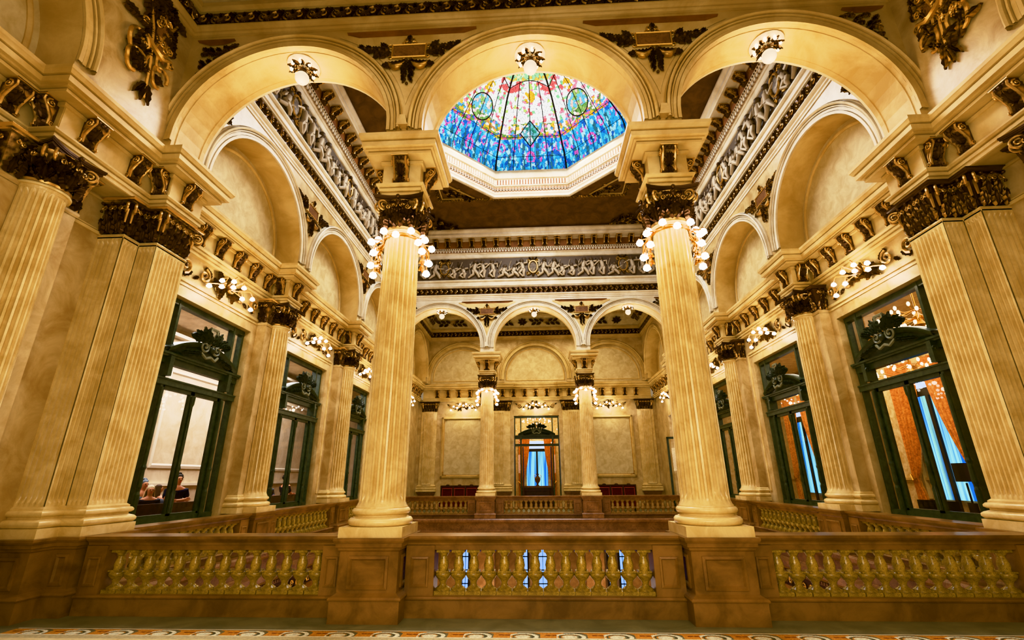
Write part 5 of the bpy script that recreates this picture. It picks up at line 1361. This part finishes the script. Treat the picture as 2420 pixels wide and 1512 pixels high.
# ------------------------------------------------------------------ people
def person(x, y, rz, h, shirt, hair, label, pose='stand', hairl=0, pants='dark', beard=False):
    t = thing('person', label, 'person', (x,y,0), rz, 'visitors in the left room'); k = h/1.75
    def skin(name, verts, edges, rad, mat, sub=2, root=0):
        me = bpy.data.meshes.new(name); me.from_pydata([(a*k,b*k,c*k) for a,b,c in verts], edges, []); me.materials.append(mat)
        o = link(name, me, t); sm = o.modifiers.new('s','SKIN'); sv = me.skin_vertices[0].data
        for i, r in enumerate(rad): sv[i].radius = (r[0]*k, r[1]*k) if isinstance(r, tuple) else (r*k, r*k)
        sv[root].use_root = True
        ss = o.modifiers.new('u','SUBSURF'); ss.levels = ss.render_levels = sub; 
        me.polygons.foreach_set('use_smooth',[True]*len(me.polygons)); sm.use_smooth_shade = True; return o
    V = [(0,0,.95),(0,0,1.12),(0,-.01,1.32),(0,0,1.44),(0,0,1.50),(0,-.01,1.56),(0,-.02,1.64),(0,-.01,1.71)]
    R_ = [(.15,.11),(.13,.10),(.155,.105),(.105,.075),(.052,.052),(.062,.07),(.078,.092),(.055,.07)]; E = [(0,1),(1,2),(2,3),(3,4),(4,5),(5,6),(6,7)]
    arms = {'crossed':[(.19,0,1.38),(.24,-.05,1.15),(.08,-.24,1.13),(-.06,-.27,1.15)],'read':[(.18,0,1.38),(.22,-.05,1.14),(.10,-.26,1.12),(.04,-.30,1.15)],'stand':[(.19,0,1.38),(.24,.02,1.12),(.25,-.06,.88),(.25,-.09,.80)]}[pose]
    for s_ in (-1,1):
        b = len(V)
        for i, (a_,b_,c_) in enumerate(arms):
            dz = .03 if (s_ < 0 and pose == 'crossed') else 0
            V.append((s_*a_, b_-(.03 if dz else 0), c_+dz)); R_.append([.062,.045,.036,.032][i])
        E += [(3,b),(b,b+1),(b+1,b+2),(b+2,b+3)]
        hnd = b+3; hx,hy,hz = V[hnd]; dx = (V[hnd][0]-V[hnd-1][0]); dy = V[hnd][1]-V[hnd-1][1]; dz_ = V[hnd][2]-V[hnd-1][2]; ln = math.sqrt(dx*dx+dy*dy+dz_*dz_) or 1
        for f in range(5):
            o_ = (f-2)*.018; fl = [.05,.075,.085,.078,.06][f]; i0 = len(V)
            V.append((hx+dx/ln*.05, hy+dy/ln*.05+ (o_ if abs(dx)>abs(dy) else 0)*.3, hz+dz_/ln*.05+o_)); R_.append(.011)
            V.append((hx+dx/ln*(.05+fl), hy+dy/ln*(.05+fl), hz+dz_/ln*(.05+fl)+o_*1.1-.01)); R_.append(.008); E += [(hnd,i0),(i0,i0+1)]
        b = len(V); V += [(s_*.10,0,.88),(s_*.11,-.01,.48),(s_*.11,.02,.09),(s_*.11,-.14,.05)]; R_ += [(.10,.10),(.062,.065),(.042,.045),(.04,.032)]; E += [(0,b),(b,b+1),(b+1,b+2),(b+2,b+3)]
    skin('body', V, E, R_, M['skin'])
    # clothes
    cv = [(0,0,.90),(0,0,1.12),(0,-.01,1.32),(0,0,1.445)]; cr = [(.175,.135),(.155,.125),(.185,.135),(.15,.11)]; ce = [(0,1),(1,2),(2,3)]
    for s_ in (-1,1):
        b = len(cv); cv += [(s_*arms[0][0],arms[0][1],arms[0][2]),(s_*arms[1][0]*.98,arms[1][1],arms[1][2]+.05)]; cr += [.085,.07]; ce += [(3,b),(b,b+1)]
        if pose != 'crossed': cv.append((s_*arms[2][0]*.96,arms[2][1]*.9,arms[2][2]+.01)); cr.append(.055); ce.append((b+1,b+2))
    skin('shirt', cv, ce, cr, M[shirt])
    pv = [(0,0,.93)]; prr = [(.17,.13)]; pe = []
    for s_ in (-1,1): b = len(pv); pv += [(s_*.10,0,.84),(s_*.11,-.01,.48),(s_*.11,.02,.10)]; prr += [(.115,.115),(.082,.085),(.065,.07)]; pe += [(0,b),(b,b+1),(b+1,b+2)]
    skin('trousers', pv, pe, prr, M[pants])
    m = MB(); m.ball((0,.024*k,1.68*k), .090*k, 14, 10, (.92,1.02,.98)); 
    if hairl:
        rows = []
        for i in range(8):
            z = 1.72-.05*i-(.02*i*hairl); w = .088+.012*min(i,4)
            rows.append([(w*k*sin(a), (.03+.07*cos(a)*(1 if abs(a)<2.2 else .4))*k, z*k) for a in [(-2.2+4.4*j/12) for j in range(13)]])
        m.grid(rows)
    else:
        for i in range(60): a = random.uniform(0,6.28); e = random.uniform(0,1.4); m.ball((.085*k*cos(a)*cos(e), (.03+.09*sin(a)*cos(e) if sin(a) > -.2 else .02)*k, (1.675+.10*sin(e))*k), random.uniform(.018,.034)*k, 6, 4)
    if beard: m.ball((0,-.055*k,1.565*k), .055*k, 10, 6, (1.05,.8,.9))
    m.build('hair', M[hair], t, True, 80)
    m = MB(); m.ball((0,-.105*k,1.625*k), .015*k, 6, 5, (.8,1.1,1.5)); m.build('nose', M['skin'], t, True)
    m = MB()
    for s_ in (-1,1): m.ball((s_*.032*k,-.094*k,1.65*k), .011*k, 6, 5)
    m.build('eyes', M['hair_dark'], t, True)
    m = MB(); m.ball((0,-.096*k,1.582*k), .02*k, 8, 4, (1.1,.4,.35)); m.build('mouth', M['pinkc'], t, True)
    m = MB()
    for s_ in (-1,1): m.ball((s_*.084*k,0,1.64*k), .024*k, 6, 5, (.4,.8,1.3))
    m.build('ears', M['skin'], t, True)
    return t
person(-8.6,11.35,1.1,1.74,'navy','hair_dark','man with curly dark hair and navy T-shirt, arms crossed, inside nearest left window','crossed')
p = person(-8.38,10.29,.9,1.5,'dark','hair_blonde','blonde woman in a dark jacket looking down at a paper, inside nearest left window','read',1)
person(-9.1,10.95,1.3,1.62,'lightblue','hair_grey','grey haired person in a light blue shirt beside the blonde woman','stand')
person(-9.4,12.35,1.9,1.72,'dark','hair_grey','grey haired person standing behind the man with crossed arms','stand')
person(-8.5,12.15,2.2,1.58,'green_cloth','hair_brown','woman in a light green top at the narrow right pane of the nearest left window','stand',1)
person(-9.35,11.75,2.8,1.5,'grey_cloth','hair_brown','person in a dark grey top partly hidden by the nearest left window mullion','stand',1)
person(-8.6,15.3,1.2,1.64,'grey_cloth','hair_brown','woman in a dark grey jacket inside the middle left window','read',1)
person(-8.5,16.2,2.6,1.72,'dark','hair_dark','bearded man in a dark jacket inside the middle left window','crossed',0,'dark',True)
m = MB(); m.box(-.1,.1,-.07,.07,0,.006); ob = m.build('paper_sheet', M['white']); ob.location = (-8.10,10.02,1.06); ob.rotation_euler = (.5,.2,.9); tag(ob, 'white paper sheet in the hands of the blonde woman', 'paper')

# ------------------------------------------------------------------ lower level of the stairwell
M['tan_wall'] = stone('tan_lower_wall', lin(196,158,116), lin(160,120,80), 3, .4)
m = MB(); m.box(-7.5,7.5,21.6,21.7,-7,-.4); m.box(-7.5,-7.4,6.9,21.6,-7,-.4); m.box(7.4,7.5,6.9,21.6,-7,-.4)
for x in (-5.2,-2.12,2.12,5.2): m.box(x-.35,x+.35,20.1,20.8,-7,-1.0)
struct(m.build('wall_lower', M['tan_wall']), 'brown marble walls and piers of the stair hall below', 'wall')
m = MB(); m.box(-7.5,7.5,6.9,21.7,-7.1,-7.0); struct(m.build('floor', M['panel']), 'floor of the stair hall below', 'floor')
for i, (x, w, z0, z1) in enumerate(((-3.1,.30,-3.4,-1.0),(-.66,.36,-3.4,-1.0),(.12,.40,-3.4,-1.0),(2.9,.22,-3.4,-1.0),(3.4,.3,-3.4,-1.0))):
    r = struct(empty(f'window_{20+i}',(x,21.55,0)), ['leftmost','left of centre','right of centre','right','rightmost'][i]+' narrow blue stained window of the lower stair hall', 'window')
    m = MB(); m.add([(-w/2,0,z0),(w/2,0,z0),(w/2,0,z1),(-w/2,0,z1)],[(0,1,2,3)]); m.build('pane', M['bluewin'], r)
    m = MB(); 
    for zz in (-1.5,-2.0,-2.5,-3.0): m.box(-w/2,w/2,-.03,0,zz-.02,zz+.02)
    for xx in (-w/2,w/2): m.box(xx-.04,xx+.04,-.05,0,z0,z1)
    m.box(-.012,.012,-.03,0,z0,z1); m.build('window_frame', M['lead'], r)

# ------------------------------------------------------------------ lights
def area(loc, size, e, c, rot=(0,0,0), sy=None):
    l = bpy.data.lights.new('area_light', 'AREA'); l.energy = e; l.color = c; l.size = size
    if sy: l.shape = 'RECTANGLE'; l.size_y = sy
    o = bpy.data.objects.new('area_light', l); o.location = loc; o.rotation_euler = rot; col.objects.link(o)
area((0,YC,14.2), 6.5, 1500, (.86,.91,1.0))
area((0,2.2,9.6), 8, 210, (1,.90,.72), (0,0,0), 4)  # added warm fill high in the near gallery
area((0,.0,3.1), 5, 270, (1,.90,.72), (radians(84),0,0), 2)  # added fill above the camera, brightens the front balustrade
area((0,23.6,9.4), 9, 330, (1,.90,.66), (0,0,0), 4)  # added warm fill high in the far gallery
area((-9.3,14,6.0), 3, 800, (.98,.98,1.0), (0,0,0), 12)  # added fill that brightens the left room
area((9.8,15,6.0), 3, 620, (1,.93,.80), (0,0,0), 16)  # added fill that brightens the right room
area((0,31,6.5), 4, 320, (1,.88,.66))  # added fill that brightens the salon beyond the far door
area((0,14,-1.6), 8, 160, (1,.86,.7), (radians(180),0,0), 8)  # added upward fill in the stairwell
area((0,13,-1.3), 9, 900, (1,.88,.74), (0,0,0), 9)  # added downward fill for the stair hall below

w = bpy.data.worlds.new('World'); scn.world = w; w.use_nodes = True
w.node_tree.nodes['Background'].inputs[0].default_value = (1,.82,.58,1); w.node_tree.nodes['Background'].inputs[1].default_value = .35

# ------------------------------------------------------------------ camera
cd = bpy.data.cameras.new('Camera'); cam = bpy.data.objects.new('Camera', cd); col.objects.link(cam); scn.camera = cam
F_ = 1100.06; cd.sensor_width = 36; cd.lens = F_*36/2420; cd.clip_start = .02; cd.clip_end = 200
yaw, pitch, roll = .0479, .3273, -.0072
fwd = Vector((-sin(yaw), cos(yaw), 0)); right = Vector((cos(yaw), sin(yaw), 0)); up = Vector((0,0,1))
f2 = fwd*cos(pitch) + up*sin(pitch); u2 = up*cos(pitch) - fwd*sin(pitch)
r3 = right*cos(roll) + u2*sin(roll); u3 = u2*cos(roll) - right*sin(roll)
Mx = Matrix((( r3.x,u3.x,-f2.x,0),(r3.y,u3.y,-f2.y,0),(r3.z,u3.z,-f2.z,0),(0,0,0,1)))
cam.matrix_world = Matrix.Translation((-.0517,0,1.6)) @ Mx

scn.view_settings.view_transform = 'Khronos PBR Neutral'; scn.view_settings.exposure = .08
vs = scn.view_settings; vs.use_curve_mapping = True; _c = vs.curve_mapping.curves[3]; _c.points.new(.2,.16); _c.points.new(.7,.755); vs.curve_mapping.update()
cy = scn.cycles
cy.max_bounces = 6; cy.diffuse_bounces = 4; cy.glossy_bounces = 3; cy.transparent_max_bounces = 10; cy.transmission_bounces = 4
cy.use_denoising = True; cy.adaptive_threshold = .03; cy.sample_clamp_indirect = 6; cy.caustics_reflective = False; cy.caustics_refractive = False
